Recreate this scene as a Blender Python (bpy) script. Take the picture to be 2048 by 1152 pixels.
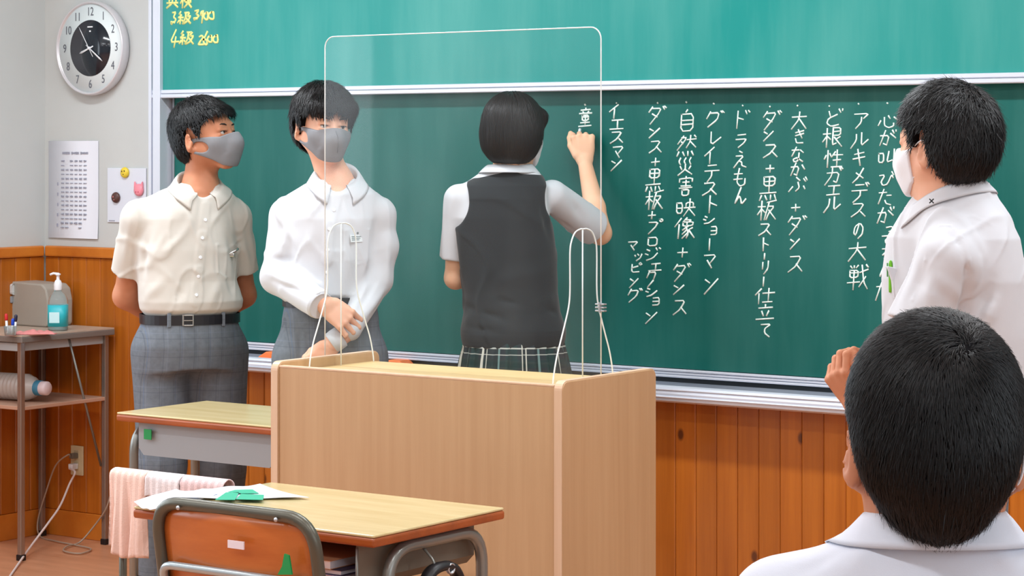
import bpy, bmesh, math, random
import numpy as np
from mathutils import Vector, Matrix
random.seed(7)
for o in list(bpy.data.objects): bpy.data.objects.remove(o)
SC = bpy.context.scene
COL = SC.collection
PI = math.pi
# ---------------------------------------------------------------- camera (level lens, shifted down)
F = 4650.0; YAW = math.radians(35.3); EYE = 1.5; HORIZON = 300.0
sa, ca = math.sin(YAW), math.cos(YAW)
cam = bpy.data.objects.new('camera', bpy.data.cameras.new('camera')); COL.objects.link(cam)
cam.location = (0, 0, EYE); cam.rotation_euler = (PI/2, 0, YAW)
cam.data.sensor_width = 36; cam.data.lens = 36*F/2048
cam.data.shift_y = -(576-HORIZON)/2048
cam.data.clip_end = 60
SC.camera = cam
# ---------------------------------------------------------------- light and exposure
SC.view_settings.view_transform = 'Standard'; SC.view_settings.look = 'None'
SC.view_settings.gamma = 1; SC.view_settings.use_curve_mapping = False
SC.view_settings.exposure = 0.0
w = bpy.data.worlds.new('world'); SC.world = w; w.use_nodes = True
w.node_tree.nodes['Background'].inputs[0].default_value = (.80, .90, 1.0, 1)
w.node_tree.nodes['Background'].inputs[1].default_value = 1.2
def area(name, loc, rot, sx, sy, power, col):
    L = bpy.data.lights.new(name, 'AREA'); L.shape = 'RECTANGLE'; L.size = sx; L.size_y = sy
    L.energy = power; L.color = col
    o = bpy.data.objects.new(name, L); COL.objects.link(o); o.location = loc; o.rotation_euler = rot
    return o
# fluorescent rows under the ceiling, running parallel to the blackboard
for j, y in enumerate((4.95, 2.9, 0.8)):
    for x in (-5.4, -3.3, -1.2):
        area('ceiling_lamp_light', (x, y, 2.84), (0, 0, 0), 1.25, .16, 39 if j == 0 else 21, (.90, .955, 1.0))
# daylight through the windows of the left wall (behind the frame's left edge)
for y in (4.1, 2.1):
    area('window_light', (-6.70, y, 1.75), (0, -PI/2, 0), 1.5, 1.7, 36, (.82, .92, 1.0))
area('corridor_fill_light', (1.17, 2.0, 1.9), (0, PI/2, 0), 1.0, 3.5, 24, (.92, .96, 1.0))  # added rear fill from the unseen corridor side of the room
# ---------------------------------------------------------------- helpers
def lin(c):
    return tuple(((v/255)/12.92 if v/255 <= .04045 else ((v/255+.055)/1.055)**2.4) for v in c) + (1,)
def W(px, py, d):
    u = (px-1024)/F*d
    return Vector((u*ca-d*sa, u*sa+d*ca, EYE-(py-HORIZON)/F*d))
def onY(px, py, Y):                     # point of the vertical plane Y = const seen at a pixel
    r = (px-1024)/F; return W(px, py, Y/(r*sa+ca))
def onZ(px, py, z): return W(px, py, (EYE-z)*F/(py-HORIZON))
class Nt:
    def __init__(s, m): s.t = m.node_tree; s.b = s.t.nodes['Principled BSDF']
    def n(s, typ, **kw):
        o = s.t.nodes.new(typ)
        for k, v in kw.items():
            if hasattr(o, k): setattr(o, k, v)
            else: o.inputs[k.replace('_', ' ')].default_value = v
        return o
    def l(s, a, b): s.t.links.new(a, b)
    def math(s, op, a, b=None, c=None):
        o = s.t.nodes.new('ShaderNodeMath'); o.operation = op
        for i, v in enumerate((a, b, c)):
            if v is None: continue
            if hasattr(v, 'links'): s.l(v, o.inputs[i])
            else: o.inputs[i].default_value = v
        return o.outputs[0]
    def mix(s, f, a, b):
        o = s.t.nodes.new('ShaderNodeMix'); o.data_type = 'RGBA'
        for k, v in ((0, f), (6, a), (7, b)):
            if hasattr(v, 'links'): s.l(v, o.inputs[k])
            else: o.inputs[k].default_value = v
        return o.outputs[2]
    def coord(s, scale=(1, 1, 1), kind='Object'):
        tc = s.n('ShaderNodeTexCoord'); mp = s.n('ShaderNodeMapping')
        s.l(tc.outputs[kind], mp.inputs[0]); mp.inputs['Scale'].default_value = scale
        return mp.outputs[0]
    def noise(s, vec, sc=5, det=4, rough=.5):
        o = s.n('ShaderNodeTexNoise'); o.inputs['Scale'].default_value = sc
        o.inputs['Detail'].default_value = det; o.inputs['Roughness'].default_value = rough
        if vec is not None: s.l(vec, o.inputs['Vector'])
        return o.outputs['Fac']
    def ramp(s, f, a, b):
        o = s.n('ShaderNodeMapRange'); o.inputs['From Min'].default_value = a; o.inputs['From Max'].default_value = b
        s.l(f, o.inputs['Value']); return o.outputs[0]
    def bump(s, h, st=.3, dist=.002):
        o = s.n('ShaderNodeBump'); o.inputs['Strength'].default_value = st; o.inputs['Distance'].default_value = dist
        s.l(h, o.inputs['Height']); s.l(o.outputs[0], s.b.inputs['Normal'])
def mat(name, c, rough=.5, metal=0, spec=.5, vary=0, vscale=(8, 8, 8), bump=0, bscale=200, **kw):
    m = bpy.data.materials.new(name); m.use_nodes = True; T = Nt(m)
    L = lin(c); T.b.inputs['Base Color'].default_value = L
    T.b.inputs['Roughness'].default_value = rough; T.b.inputs['Metallic'].default_value = metal
    T.b.inputs['Specular IOR Level'].default_value = spec
    for k, v in kw.items(): T.b.inputs[k.replace('_', ' ')].default_value = v
    if vary:
        f = T.ramp(T.noise(T.coord(vscale), 1, 5, .6), .3, .7)
        T.l(T.mix(f, tuple(x*(1-vary) for x in L[:3])+(1,), tuple(min(1, x*(1+vary)) for x in L[:3])+(1,)), T.b.inputs['Base Color'])
    if bump:
        T.bump(T.noise(T.coord(), bscale, 3), bump)
    return m
def wood(name, c1, c2, scale, rough=.4, knots=False, rnd=0, coat=0, spec=.5):
    m = bpy.data.materials.new(name); m.use_nodes = True; T = Nt(m)
    vec = T.coord(scale)
    if rnd:
        oi = T.n('ShaderNodeObjectInfo'); ad = T.n('ShaderNodeVectorMath', operation='ADD')
        cb = T.n('ShaderNodeCombineXYZ')
        T.l(T.math('MULTIPLY', oi.outputs['Random'], 37.0), cb.inputs[0]); T.l(T.math('MULTIPLY', oi.outputs['Random'], 91.0), cb.inputs[2])
        T.l(vec, ad.inputs[0]); T.l(cb.outputs[0], ad.inputs[1]); vec = ad.outputs[0]
    a = T.ramp(T.noise(vec, 1, 6, .62), .32, .68)
    col = T.mix(a, lin(c1), lin(c2))
    if rnd:
        hs = T.n('ShaderNodeHueSaturation')
        T.l(T.math('MULTIPLY_ADD', oi.outputs['Random'], rnd, 1-rnd/2), hs.inputs['Value']); T.l(col, hs.inputs['Color']); col = hs.outputs[0]
    if knots:
        tc = T.n('ShaderNodeTexCoord'); sp = T.n('ShaderNodeSeparateXYZ'); T.l(tc.outputs['Object'], sp.inputs[0]); a2 = T.n('ShaderNodeCombineXYZ')
        T.l(T.math('MULTIPLY_ADD', oi.outputs['Random'], 53.0, sp.outputs[0]), a2.inputs[0]); T.l(T.math('MULTIPLY_ADD', sp.outputs[2], .6, T.math('MULTIPLY', oi.outputs['Random'], 71.0)), a2.inputs[1])
        vo = T.n('ShaderNodeTexVoronoi'); vo.voronoi_dimensions = '2D'; vo.inputs['Scale'].default_value = 7.0; T.l(a2.outputs[0], vo.inputs['Vector'])
        k = T.ramp(vo.outputs['Distance'], .10, .05)
        sep = T.n('ShaderNodeSeparateColor'); T.l(vo.outputs['Color'], sep.inputs[0])
        k = T.math('MULTIPLY', k, T.math('GREATER_THAN', sep.outputs[0], .80))
        col = T.mix(T.math('MULTIPLY', k, .85), col, lin((70, 25, 5)))
    T.l(col, T.b.inputs['Base Color']); T.b.inputs['Roughness'].default_value = rough
    T.b.inputs['Specular IOR Level'].default_value = spec
    if coat: T.b.inputs['Coat Weight'].default_value = coat; T.b.inputs['Coat Roughness'].default_value = .15
    T.bump(a, .12, .001)
    return m
class MB:
    """collects simple shapes; build() links them as ONE mesh object"""
    def __init__(s): s.bm = bmesh.new(); s.mi = 0
    def box(s, a, b, bev=0, seg=2, M=None):
        a = Vector(a); b = Vector(b); c = (a+b)/2; d = b-a
        t = bmesh.new(); bmesh.ops.create_cube(t, size=1)
        for v in t.verts: v.co = Vector((v.co.x*abs(d.x), v.co.y*abs(d.y), v.co.z*abs(d.z)))
        if bev: bmesh.ops.bevel(t, geom=t.edges[:], offset=bev, segments=seg, profile=.5, affect='EDGES')
        for v in t.verts:
            v.co += c
            if M: v.co = M @ v.co
        s.add(t); return s
    def add(s, t, mi=None):
        me = bpy.data.meshes.new('t'); t.to_mesh(me); t.free(); n = len(s.bm.faces)
        s.bm.from_mesh(me); bpy.data.meshes.remove(me)
        s.bm.faces.ensure_lookup_table()
        for f in s.bm.faces[n:]: f.material_index = s.mi
    def tube(s, pts, r, seg=10, caps=True, radii=None, flat=1.0):
        pts = [Vector(p) for p in pts]; rings = []; up = None
        for i, p in enumerate(pts):
            t = (pts[min(i+1, len(pts)-1)]-pts[max(i-1, 0)]).normalized()
            if up is None:
                up = Vector((0, 0, 1)) if abs(t.z) < .9 else Vector((1, 0, 0))
            x = t.cross(up).normalized(); y = x.cross(t).normalized(); up = y
            rr = radii[i] if radii else r
            rings.append([s.bm.verts.new(p+x*math.cos(2*PI*k/seg)*rr+y*math.sin(2*PI*k/seg)*rr*flat) for k in range(seg)])
        for A, B in zip(rings, rings[1:]):
            for k in range(seg):
                f = s.bm.faces.new((A[k], A[(k+1) % seg], B[(k+1) % seg], B[k])); f.material_index = s.mi; f.smooth = True
        if caps:
            s.bm.faces.new(rings[0][::-1]).material_index = s.mi; s.bm.faces.new(rings[-1]).material_index = s.mi
        return s
    def lathe(s, prof, seg=32, M=None, axis='z'):
        rings = []
        for r, z in prof:
            ring = []
            for k in range(seg):
                a = 2*PI*k/seg; c = Vector((r*math.cos(a), r*math.sin(a), z))
                if axis == 'y': c = Vector((c.x, -c.z, c.y))
                if axis == 'x': c = Vector((c.z, c.x, c.y))
                ring.append(s.bm.verts.new(M @ c if M else c))
            rings.append(ring)
        for A, B in zip(rings, rings[1:]):
            for k in range(seg):
                f = s.bm.faces.new((A[k], A[(k+1) % seg], B[(k+1) % seg], B[k])); f.smooth = True; f.material_index = s.mi
        for R, rv in ((rings[0], True), (rings[-1], False)):
            s.bm.faces.new(R[::-1] if rv else R).material_index = s.mi
        return s
    def prism(s, outline, a, b, axis='y', bev=0):
        """outline of 2D points extruded from a to b along axis"""
        t = bmesh.new()
        def P(q, h):
            if axis == 'y': return (q[0], h, q[1])
            if axis == 'x': return (h, q[0], q[1])
            return (q[0], q[1], h)
        A = [t.verts.new(P(q, a)) for q in outline]; B = [t.verts.new(P(q, b)) for q in outline]
        n = len(A)
        for k in range(n): t.faces.new((A[k], A[(k+1) % n], B[(k+1) % n], B[k]))
        t.faces.new(A[::-1]); t.faces.new(B)
        bmesh.ops.recalc_face_normals(t, faces=t.faces[:])
        if bev: bmesh.ops.bevel(t, geom=[e for e in t.edges if len(e.link_faces) == 2 and e.calc_face_angle(0) > .6], offset=bev, segments=2, profile=.5, affect='EDGES')
        s.add(t); return s
    def build(s, name, m, parent=None, smooth=False, recalc=True):
        if recalc: bmesh.ops.recalc_face_normals(s.bm, faces=s.bm.faces[:])
        me = bpy.data.meshes.new(name); s.bm.to_mesh(me); s.bm.free()
        if smooth: me.shade_smooth() if hasattr(me, 'shade_smooth') else None
        o = bpy.data.objects.new(name, me); COL.objects.link(o)
        for q in (m if isinstance(m, (list, tuple)) else [m]): me.materials.append(q)
        if parent: o.parent = parent
        return o
def rawmesh(name, V, Fc, m, parent=None, smooth=True):
    me = bpy.data.meshes.new(name); V = np.asarray(V, dtype=np.float32); Fc = np.asarray(Fc, dtype=np.int32)
    me.vertices.add(len(V)); me.vertices.foreach_set('co', V.ravel())
    k = Fc.shape[1]; me.loops.add(Fc.size); me.loops.foreach_set('vertex_index', Fc.ravel())
    me.polygons.add(len(Fc)); me.polygons.foreach_set('loop_start', np.arange(len(Fc), dtype=np.int32)*k)
    me.polygons.foreach_set('loop_total', np.full(len(Fc), k, dtype=np.int32))
    me.update(calc_edges=True); me.validate()
    if smooth: me.polygons.foreach_set('use_smooth', np.ones(len(me.polygons), dtype=bool))
    me.materials.append(m); o = bpy.data.objects.new(name, me); COL.objects.link(o)
    if parent: o.parent = parent
    return o
def empty(name, loc=(0, 0, 0), rz=0, parent=None):
    o = bpy.data.objects.new(name, None); COL.objects.link(o); o.location = loc; o.rotation_euler.z = rz
    o.empty_display_size = .05
    if parent: o.parent = parent
    return o
def tag(o, label, cat, group=None, kind=None):
    if label: o['label'] = label
    if cat: o['category'] = cat
    if group: o['group'] = group
    if kind: o['kind'] = kind
    return o
def struct(o): o['kind'] = 'structure'; return o
def bend(pts, r, n=5):
    """polyline with rounded corners"""
    pts = [Vector(p) for p in pts]; out = [pts[0]]
    for a, b, c in zip(pts, pts[1:], pts[2:]):
        u = (a-b).normalized(); v = (c-b).normalized(); q = min(r, (a-b).length*.49, (c-b).length*.49)
        for i in range(n+1):
            t = i/n; out.append((b+u*q)*(1-t)**2+b*2*t*(1-t)+(b+v*q)*t*t)
    return out+[pts[-1]]
def spline(pts, n=8):
    P = [Vector(p) for p in pts]; P = [P[0]]+P+[P[-1]]; out = []
    for i in range(1, len(P)-2):
        for k in range(n):
            t = k/n; a, b, c, d = P[i-1:i+3]
            out.append(.5*((2*b)+(c-a)*t+(2*a-5*b+4*c-d)*t*t+(3*b-a-3*c+d)*t**3))
    return out+[P[-2]]
# ---------------------------------------------------------------- materials
M = {}
M['wall'] = mat('wall_paint', (199, 203, 202), .85, vary=.03, vscale=(2, 2, 2), bump=.05, bscale=120)
M['ceil'] = mat('ceiling_board', (232, 232, 228), .9, vary=.03)
M['floor'] = wood('floor_vinyl', (190, 132, 98), (212, 152, 116), (3, 14, 3), .35)
M['plank'] = wood('pine_panelling', (166, 89, 19), (192, 110, 32), (26, 26, 1.1), .33, knots=True, rnd=.16, coat=.25)
M['pine'] = wood('pine_trim', (186, 100, 26), (214, 130, 46), (4, 4, 4), .35, coat=.2)
M['alu'] = mat('white_aluminium', (216, 222, 234), .3, .25)
M['alu2'] = mat('silver_aluminium', (188, 192, 198), .28, .7)
M['dark'] = mat('dark_gap', (40, 44, 46), .8)
M['lectern'] = wood('lectern_laminate', (187, 148, 108), (197, 159, 119), (30, 30, 1.1), .38)
M['lectern_edge'] = wood('lectern_edge', (210, 174, 142), (220, 186, 156), (30, 30, 2), .35)
M['lectern_in'] = wood('lectern_inside', (210, 178, 124), (222, 192, 140), (6, 30, 30), .38)
M['desk'] = wood('desk_laminate', (196, 176, 126), (210, 192, 146), (3, 22, 22), .2)
M['desk_edge'] = wood('desk_edge', (140, 68, 26), (168, 84, 34), (4, 20, 20), .35)
M['tube'] = mat('grey_tube', (136, 138, 134), .32, .55)
M['tube_dark'] = mat('dark_tube', (92, 90, 80), .35, .5)
M['tube_light'] = mat('light_tube', (168, 178, 182), .3, .5)
M['metal_grey'] = mat('grey_sheet_metal', (150, 154, 158), .45, .2)
M['metal_dark'] = mat('brown_sheet_metal', (112, 104, 92), .5, .15)
M['ply'] = wood('chair_plywood', (180, 94, 36), (198, 112, 50), (4, 20, 20), .3, coat=.2)
M['white'] = mat('white_plastic', (235, 238, 242), .4)
M['paper'] = mat('paper', (232, 236, 246), .7)
M['black'] = mat('black_plastic', (22, 22, 26), .45)
M['green'] = mat('green_tape', (10, 140, 70), .5)
def board_mat(name, c, dusty):
    m = bpy.data.materials.new(name); m.use_nodes = True; T = Nt(m)
    a = T.ramp(T.noise(T.coord((5, 5, .55)), 1.6, 7, .6), .42, .78)
    b = T.ramp(T.noise(T.coord((1.1, 1.1, .9)), 1.2, 3, .5), .35, .75)
    f = T.math('MULTIPLY', T.math('ADD', T.math('MULTIPLY', a, .6), T.math('MULTIPLY', b, .6)), dusty)
    T.l(T.mix(f, lin(c), lin((130, 190, 180))), T.b.inputs['Base Color'])
    T.b.inputs['Roughness'].default_value = .38; T.b.inputs['Specular IOR Level'].default_value = .22
    T.bump(T.noise(T.coord(), 400, 2), .05, .0005)
    return m
M['board_up'] = board_mat('blackboard_upper', (8, 134, 128), .34)
M['board_lo'] = board_mat('blackboard_lower', (0, 87, 80), .15)
M['chalk_w'] = mat('white_chalk', (226, 240, 232), .95, vary=.12, vscale=(160, 160, 160))
M['chalk_y'] = mat('yellow_chalk', (226, 226, 140), .95, vary=.12, vscale=(160, 160, 160))
# ---------------------------------------------------------------- room shell
WY = 6.38; XL = -6.76; XR = 1.24; YB = -1.6; ZC = 2.9
struct(MB().box((XL-.1, YB-.1, -.1), (XR+.1, WY+.1, 0)).build('floor', M['floor']))
struct(MB().box((XL-.1, YB-.1, ZC), (XR+.1, WY+.1, ZC+.1)).build('ceiling', M['ceil']))
wf = struct(MB().box((XL-.1, WY, 0), (XR+.1, WY+.1, ZC)).build('wall_front', M['wall']))
def wall_with_windows(name, x0, x1, wins):
    b = MB(); y = YB
    for (a, c, z0, z1) in wins:
        b.box((x0, y, 0), (x1, a, ZC)); b.box((x0, a, 0), (x1, c, z0)); b.box((x0, a, z1), (x1, c, ZC)); y = c
    b.box((x0, y, 0), (x1, WY, ZC)); return struct(b.build(name, M['wall']))
wl = wall_with_windows('wall_left', XL-.1, XL, [(1.2, 3.0, .95, 2.6), (3.2, 5.0, .95, 2.6)])
wr = wall_with_windows('wall_right', XR, XR+.1, [(.2, 3.8, 1.3, 2.5)])
struct(MB().box((XL-.1, YB-.1, 0), (XR+.1, YB, ZC)).build('wall_back', M['wall']))
M['pane'] = mat('window_glass', (245, 250, 255), .02, Transmission_Weight=1.0)
for i, (x, a, c, z0, z1) in enumerate([(XL-.06, 1.2, 3.0, .95, 2.6), (XL-.06, 3.2, 5.0, .95, 2.6), (XR+.06, .2, 3.8, 1.3, 2.5)]):
    b = MB(); m2 = (a+c)/2
    for (p, q) in (((a, z0), (a+.05, z1)), ((c-.05, z0), (c, z1)), ((a+.05, z0), (c-.05, z0+.05)), ((a+.05, z1-.05), (c-.05, z1)), ((m2-.03, z0+.05), (m2+.03, z1-.05))):
        b.box((x-.02, p[0], p[1]), (x+.02, q[0], q[1]))
    wn = struct(b.build('window_%d' % (i+1), M['alu2']))
    for (p, q) in ((a+.05, m2-.03), (m2+.03, c-.05)):
        MB().box((x-.003, p, z0+.05), (x+.003, q, z1-.05)).build('pane', M['pane'], wn)
# pine wainscot: planks as parts of the two walls
DZ = 1.085
def plank_mesh():
    b = MB(); b.box((-.0375, -.007, 0), (.0375, .007, DZ-.10), .0035, 1)
    return b.build('plank', M['plank'])
p0 = plank_mesh(); p0.parent = wf; n0 = 0
x = XL+.053
while x < -1.6:
    o = p0 if n0 == 0 else p0.copy()
    if n0: COL.objects.link(o); o.parent = wf
    o.location = (x, WY-.0072, .10); n0 += 1; x += .0757
y = WY-.053
while y > 4.9:
    o = p0.copy(); COL.objects.link(o); o.parent = wl; o.rotation_euler.z = PI/2; o.location = (XL+.0072, y, .10); y -= .0757
struct(MB().box((XL+.014, WY-.018, 0), (-1.6, WY, .10), .003).build('baseboard_front', M['pine']))
struct(MB().box((XL, 4.9, 0), (XL+.018, WY-.018, .10), .003).build('baseboard_left', M['pine']))
struct(MB().box((XL+.024, WY-.026, DZ), (-1.6, WY, DZ+.042), .006).build('trim_1', M['pine']))
struct(MB().box((XL, 4.9, DZ), (XL+.026, WY-.026, DZ+.042), .006).build('trim_2', M['pine']))
# ceiling lamp fixtures
cf = None
for y in (4.95, 2.9, 0.8):
    for x in (-5.4, -3.3, -1.2):
        if cf is None:
            cf = o = empty('ceiling_light', (x, y, ZC))
            MB().box((-.64, -.11, -.045), (.64, .11, 0), .01).build('housing', M['white'], o)
        else:
            o = cf.copy(); COL.objects.link(o); o.location = (x, y, ZC)
            for ch in cf.children:
                c = ch.copy(); COL.objects.link(c); c.parent = o
        tag(o, 'white fluorescent batten under the ceiling, %s, %s' % ({4.95: 'row nearest the blackboard', 2.9: 'middle row', .8: 'row over the back seats'}[y], {-5.4: 'window side', -3.3: 'centre', -1.2: 'corridor side'}[x]), 'ceiling light', 'fluorescent battens under the ceiling')
# ---------------------------------------------------------------- blackboard
YLo, YUp = 6.33, 6.285
BX0, BX1 = onY(328, 400, YLo).x, -2.1
def X_(px, Y): return onY(px, 300, Y).x
bb = tag(empty('blackboard', ((BX0+BX1)/2, WY, .7)), 'large green sliding blackboard on the front wall with white chalk writing', 'blackboard')
def bpart(b, name, m, lab=None):
    o = b.build(name, m, bb); o.matrix_parent_inverse = Matrix.Translation(-bb.location)
    if lab: o['label'] = lab
    return o
bpart(MB().box((BX0-.02, WY-.03, .76), (BX1, WY, ZC-.12)), 'back_board', M['dark'])
lp = bpart(MB().box((BX0+.05, YLo, .806), (BX1-.05, YLo+.018, 2.0), .002), 'lower_panel', M['board_lo'], 'dark green lower writing panel')
up = bpart(MB().box((BX0-.01, YUp, 1.722), (BX1-.03, YUp+.018, 2.75), .002), 'upper_panel', M['board_up'], 'lighter green upper writing panel')
def rail(z0, z1, y0, y1, n, name, x0=None, x1=None, m=None):
    b = MB(); h = (z1-z0)/n; x0 = x0 or BX0-.01; x1 = x1 or BX1
    for i in range(n):
        b.box((x0, y0+(.003 if i % 2 else 0), z0+h*i), (x1, y1, z0+h*(i+1)-.0015), min(.003, h*.2), 1)
    return bpart(b, name, m or M['alu'])
rail(1.692, 1.724, YUp-.012, YUp+.02, 2, 'upper_panel_rail')
rail(.778, .806, YLo-.012, YLo+.02, 3, 'lower_panel_rail')
rail(.715, .785, 6.352, WY, 1, 'back_rail', m=M['alu2'])
# side frame: white extrusion with grooves and the grey guide beside it
x0, x1 = X_(291, 6.27), X_(320, 6.27)
b = MB()
for (p, q, y) in ((x0, x0+.012, 6.29), (x0+.013, x0+.028, 6.27), (x0+.029, x0+.036, 6.285), (x0+.037, x1, 6.268)):
    b.box((p, y, .70), (q, WY, ZC-.1), .002, 1)
bpart(b, 'side_frame', M['alu'])
bpart(MB().box((x1+.006, 6.335, .78), (BX0+.045, WY, 2.7), .002).box((BX0+.047, 6.326, .80), (BX0+.055, 6.35, 2.0)), 'guide_track', M['alu2'])
# chalk tray with rolled front
tr = [(6.375, .712), (6.262, .705), (6.243, .712), (6.240, .735), (6.246, .755), (6.256, .760), (6.262, .752), (6.264, .738), (6.30, .732), (6.375, .736)]
b = MB(); b.prism(tr, BX0-.03, BX1, 'x', .0015)
b.tube([(BX0-.03, 6.2395, .725), (BX1, 6.2395, .725)], .0035, 6); b.tube([(BX0-.03, 6.2405, .748), (BX1, 6.2405, .748)], .003, 6)
bpart(b, 'chalk_tray', M['alu'])
# ---- handwriting, stroke by stroke on a 0..10 grid ("xy" hex digits, y downwards)
G = {'イ':'8015 535A','エ':'1191 5159 0999','ス':'11815609 5599','マ':'119156 3469','ン':'0234 0A82','ダ':'2003 2171551A 2456 8092 90A1',
'+':'5258 2585','黒':'2080842420 2282 5057 0797 180A 384A 686A 889A','板':'0343 202A 2407 2446 51A0 61554A 6393675A 65AA','プ':'1272561A 8090A1928180',
'ロ':'1191991911','ジ':'1132 0425 195884 7082 90A1','ェ':'2282 5257 0898','ク':'3014 318166 662A','シ':'1132 0425 195894','ョ':'28888222 2585'.replace('28888222','21818929'),
'ッ':'1224 4153 81763A','ピ':'212888 2473 90A1928190','グ':'2004 21716519 8091 90A1','自':'5041 12929A1A12 1595 1797','然':'3004 215107 2334 52A2 707356 73A6 90A1 180A 384A 686A 889A',
'災':'201224 504254 807284 2537 8577 54571A 579A','害':'5051 13119193 3373 2585 1696 5257 37777A3A37','映':'0232380802 0535 55529295 45A5 70754A 76AA',
'像':'3004 232A 6042 518172 4292944442 6264 7446 65786A 6648 774A 9576 76AA','レ':'202994','テ':'2181 04A4 54572A','ト':'303A 3486','ー':'5159',
'ド':'202A 2465 7082 90A1','ラ':'2181 1494773A','え':'4061 2373461A 4667699A','も':'4035385A8986 1363 1666','ん':'501A45566A97','リ':'2126 80864A',
'仕':'3004 232A 43A3 7079 4999','立':'5052 1292 3447 7467 09A9','て':'119144478A','大':'03A3 50540A 54AA','き':'2281 2483 4076 263989',
'な':'1262 4016 7294 64693A28579A','か':'136359 5938 4019 82A5','が':'136359 5938 4019 72A5 8092 A0A1','ぶ':'4062 536749 2609 8698 8193 90A2',
'ど':'2134 7325184A89 8092 A0A1','根':'0343 202A 2407 2446 50909454 5292 505978 9576 65AA','性':'1305 202A 3244 6144 53A3 707A 5696 4AAA','ガ':'13837958 40440A 8092 90A1',
'ル':'31350A 6069A5','ア':'119164 53562A','キ':'2382 1695 406A','メ':'80561A 3387','デ':'2171 0494 54571A 8092 90A1','の':'523817236194885A',
'戦':'1021 3031 5041 1252551512 1353 323A 0767 63A2 7087AA 9569 90A1','心':'1508 33385A8987 5264 83A5','叫':'0232370702 615786 909A','び':'1242263968729 6'.replace(' ','')+'',
'た':'1262 4019 6494 57699A','だ':'1262 4019 6494 57699A 8091 90A1','っ':'1463958849','る':'21812664968 95A4868'.replace(' ',''),'童':'5051 2181 3243 7263 1393 3474773734 3575 5459 2888 1A9A',
'級':'2012330545 252A 1709 3748 5191842A'.replace('5191842A','519174A4885A')+' 61654A 65AA','英':'1292 3033 7073 27248487 53570A 07A7 67AA','検':'0343 202A 2407 2446 7043 70A3 5494 5595975755 74774A 77AA',
'3':'2282458 8'.replace(' ','')+'5918','9':'8262338482 8279','0':'5113185889835 1'.replace(' ',''),'4':'601696 6369','2':'22518346199 9'.replace(' ',''),'6':'712518588 6561 6'.replace(' ','').replace('8658','865') ,'・':'4556'}
G['び'] = '12422639688284 96'.replace(' ', '') ; G['び'] = '1242263968A3 8092'.replace('68A3', '688294'); G['る'] = '2181266496896A4868'
G['3'] = '2282458669482A18'.replace('2282', '2171'); G['9'] = '826243558482 827A'; G['0'] = '511317598985715 1'.replace(' ', ''); G['4'] = '601797 645A'; G['2'] = '225183461A9A'; G['6'] = '7025185A8A875616'
def glyph(ch):
    for s in G[ch].split(): yield [(int(s[i], 16), int(s[i+1], 16)) for i in range(0, len(s)-1, 2)]
def chaikin(p, q=.2):
    if len(p) < 3: return p
    o = [p[0]]
    for a, b, c in zip(p, p[1:], p[2:]):
        o += [(b[0]+(a[0]-b[0])*q, b[1]+(a[1]-b[1])*q), (b[0]+(c[0]-b[0])*q, b[1]+(c[1]-b[1])*q)]
    return o+[p[-1]]
rw = random.Random(3)
def chalk(chars, Y, m, name, lab, wpx=2.5, origin=(1200, 160), sc=2.133, slant=.06):
    """chars: (glyph, crop x, crop y, width px, height px) -> strokes lying on the panel surface"""
    V, Fc = [], []; sn = 0
    for (ch, cx, cy, w_, h_) in chars:
        cx = origin[0]+cx/sc; cy = origin[1]+cy/sc
        for st in glyph(ch):
            st = chaikin(st); parts_ = [[st[0]]]
            for q0, q1, q2 in zip(st, st[1:], st[2:]+[None]):
                parts_[-1].append(q1)
                if q2:
                    ux, uy, vx, vy = q1[0]-q0[0], q1[1]-q0[1], q2[0]-q1[0], q2[1]-q1[1]
                    if (ux*vx+uy*vy) < .25*math.hypot(ux, uy)*math.hypot(vx, vy): parts_.append([q1])
            for st in parts_:
              pts = []
              for (gx, gy) in st:
                  x = (gx-5)/10*w_+rw.uniform(-.4, .4); yy = (gy-5)/10*h_+rw.uniform(-.4, .4)
                  pts.append(onY(cx+x-yy*slant, cy+yy-x*.07, Y))
              pts = [p for i, p in enumerate(pts) if i == 0 or (p-pts[i-1]).length > 1e-4]
              if len(pts) < 2: continue
              px = abs(onY(cx+1, cy, Y).x-onY(cx, cy, Y).x); k = len(V); hgt = -.0006-.00009*(sn % 17); sn += 1
              for i, p in enumerate(pts):
                  u = (p-pts[i-1]).normalized() if i else None; v = (pts[i+1]-p).normalized() if i < len(pts)-1 else None
                  t = (u+v) if (u and v) else (u or v)
                  if t.length < .3: t = v
                  t.normalize(); q = min(1.6, 1/max(.4, abs(t.dot(u)))) if u and v else 1
                  n = Vector((-t.z, 0, t.x))*(wpx*px*.5*rw.uniform(.82, 1.15)*q); e = t*wpx*px*.3*((1 if i else -1) if (i in (0, len(pts)-1)) else 0)
                  for c, y in ((p+e-n, hgt), (p+e+n, hgt), (p+e+n, .0004), (p+e-n, .0004)): V.append((c.x, c.y+y, c.z))
              for i in range(len(pts)-1):
                  a = k+4*i; Fc += [(a, a+1, a+5, a+4), (a+1, a+2, a+6, a+5), (a+3, a, a+4, a+7)]
              Fc += [(k, k+3, k+2, k+1), (a+4, a+5, a+6, a+7)]
    o = rawmesh(name, V, Fc, m, bb, False); o['kind'] = 'stuff'; o.matrix_parent_inverse = Matrix.Translation(-bb.location); o['label'] = lab
    return o
S = 30
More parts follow.
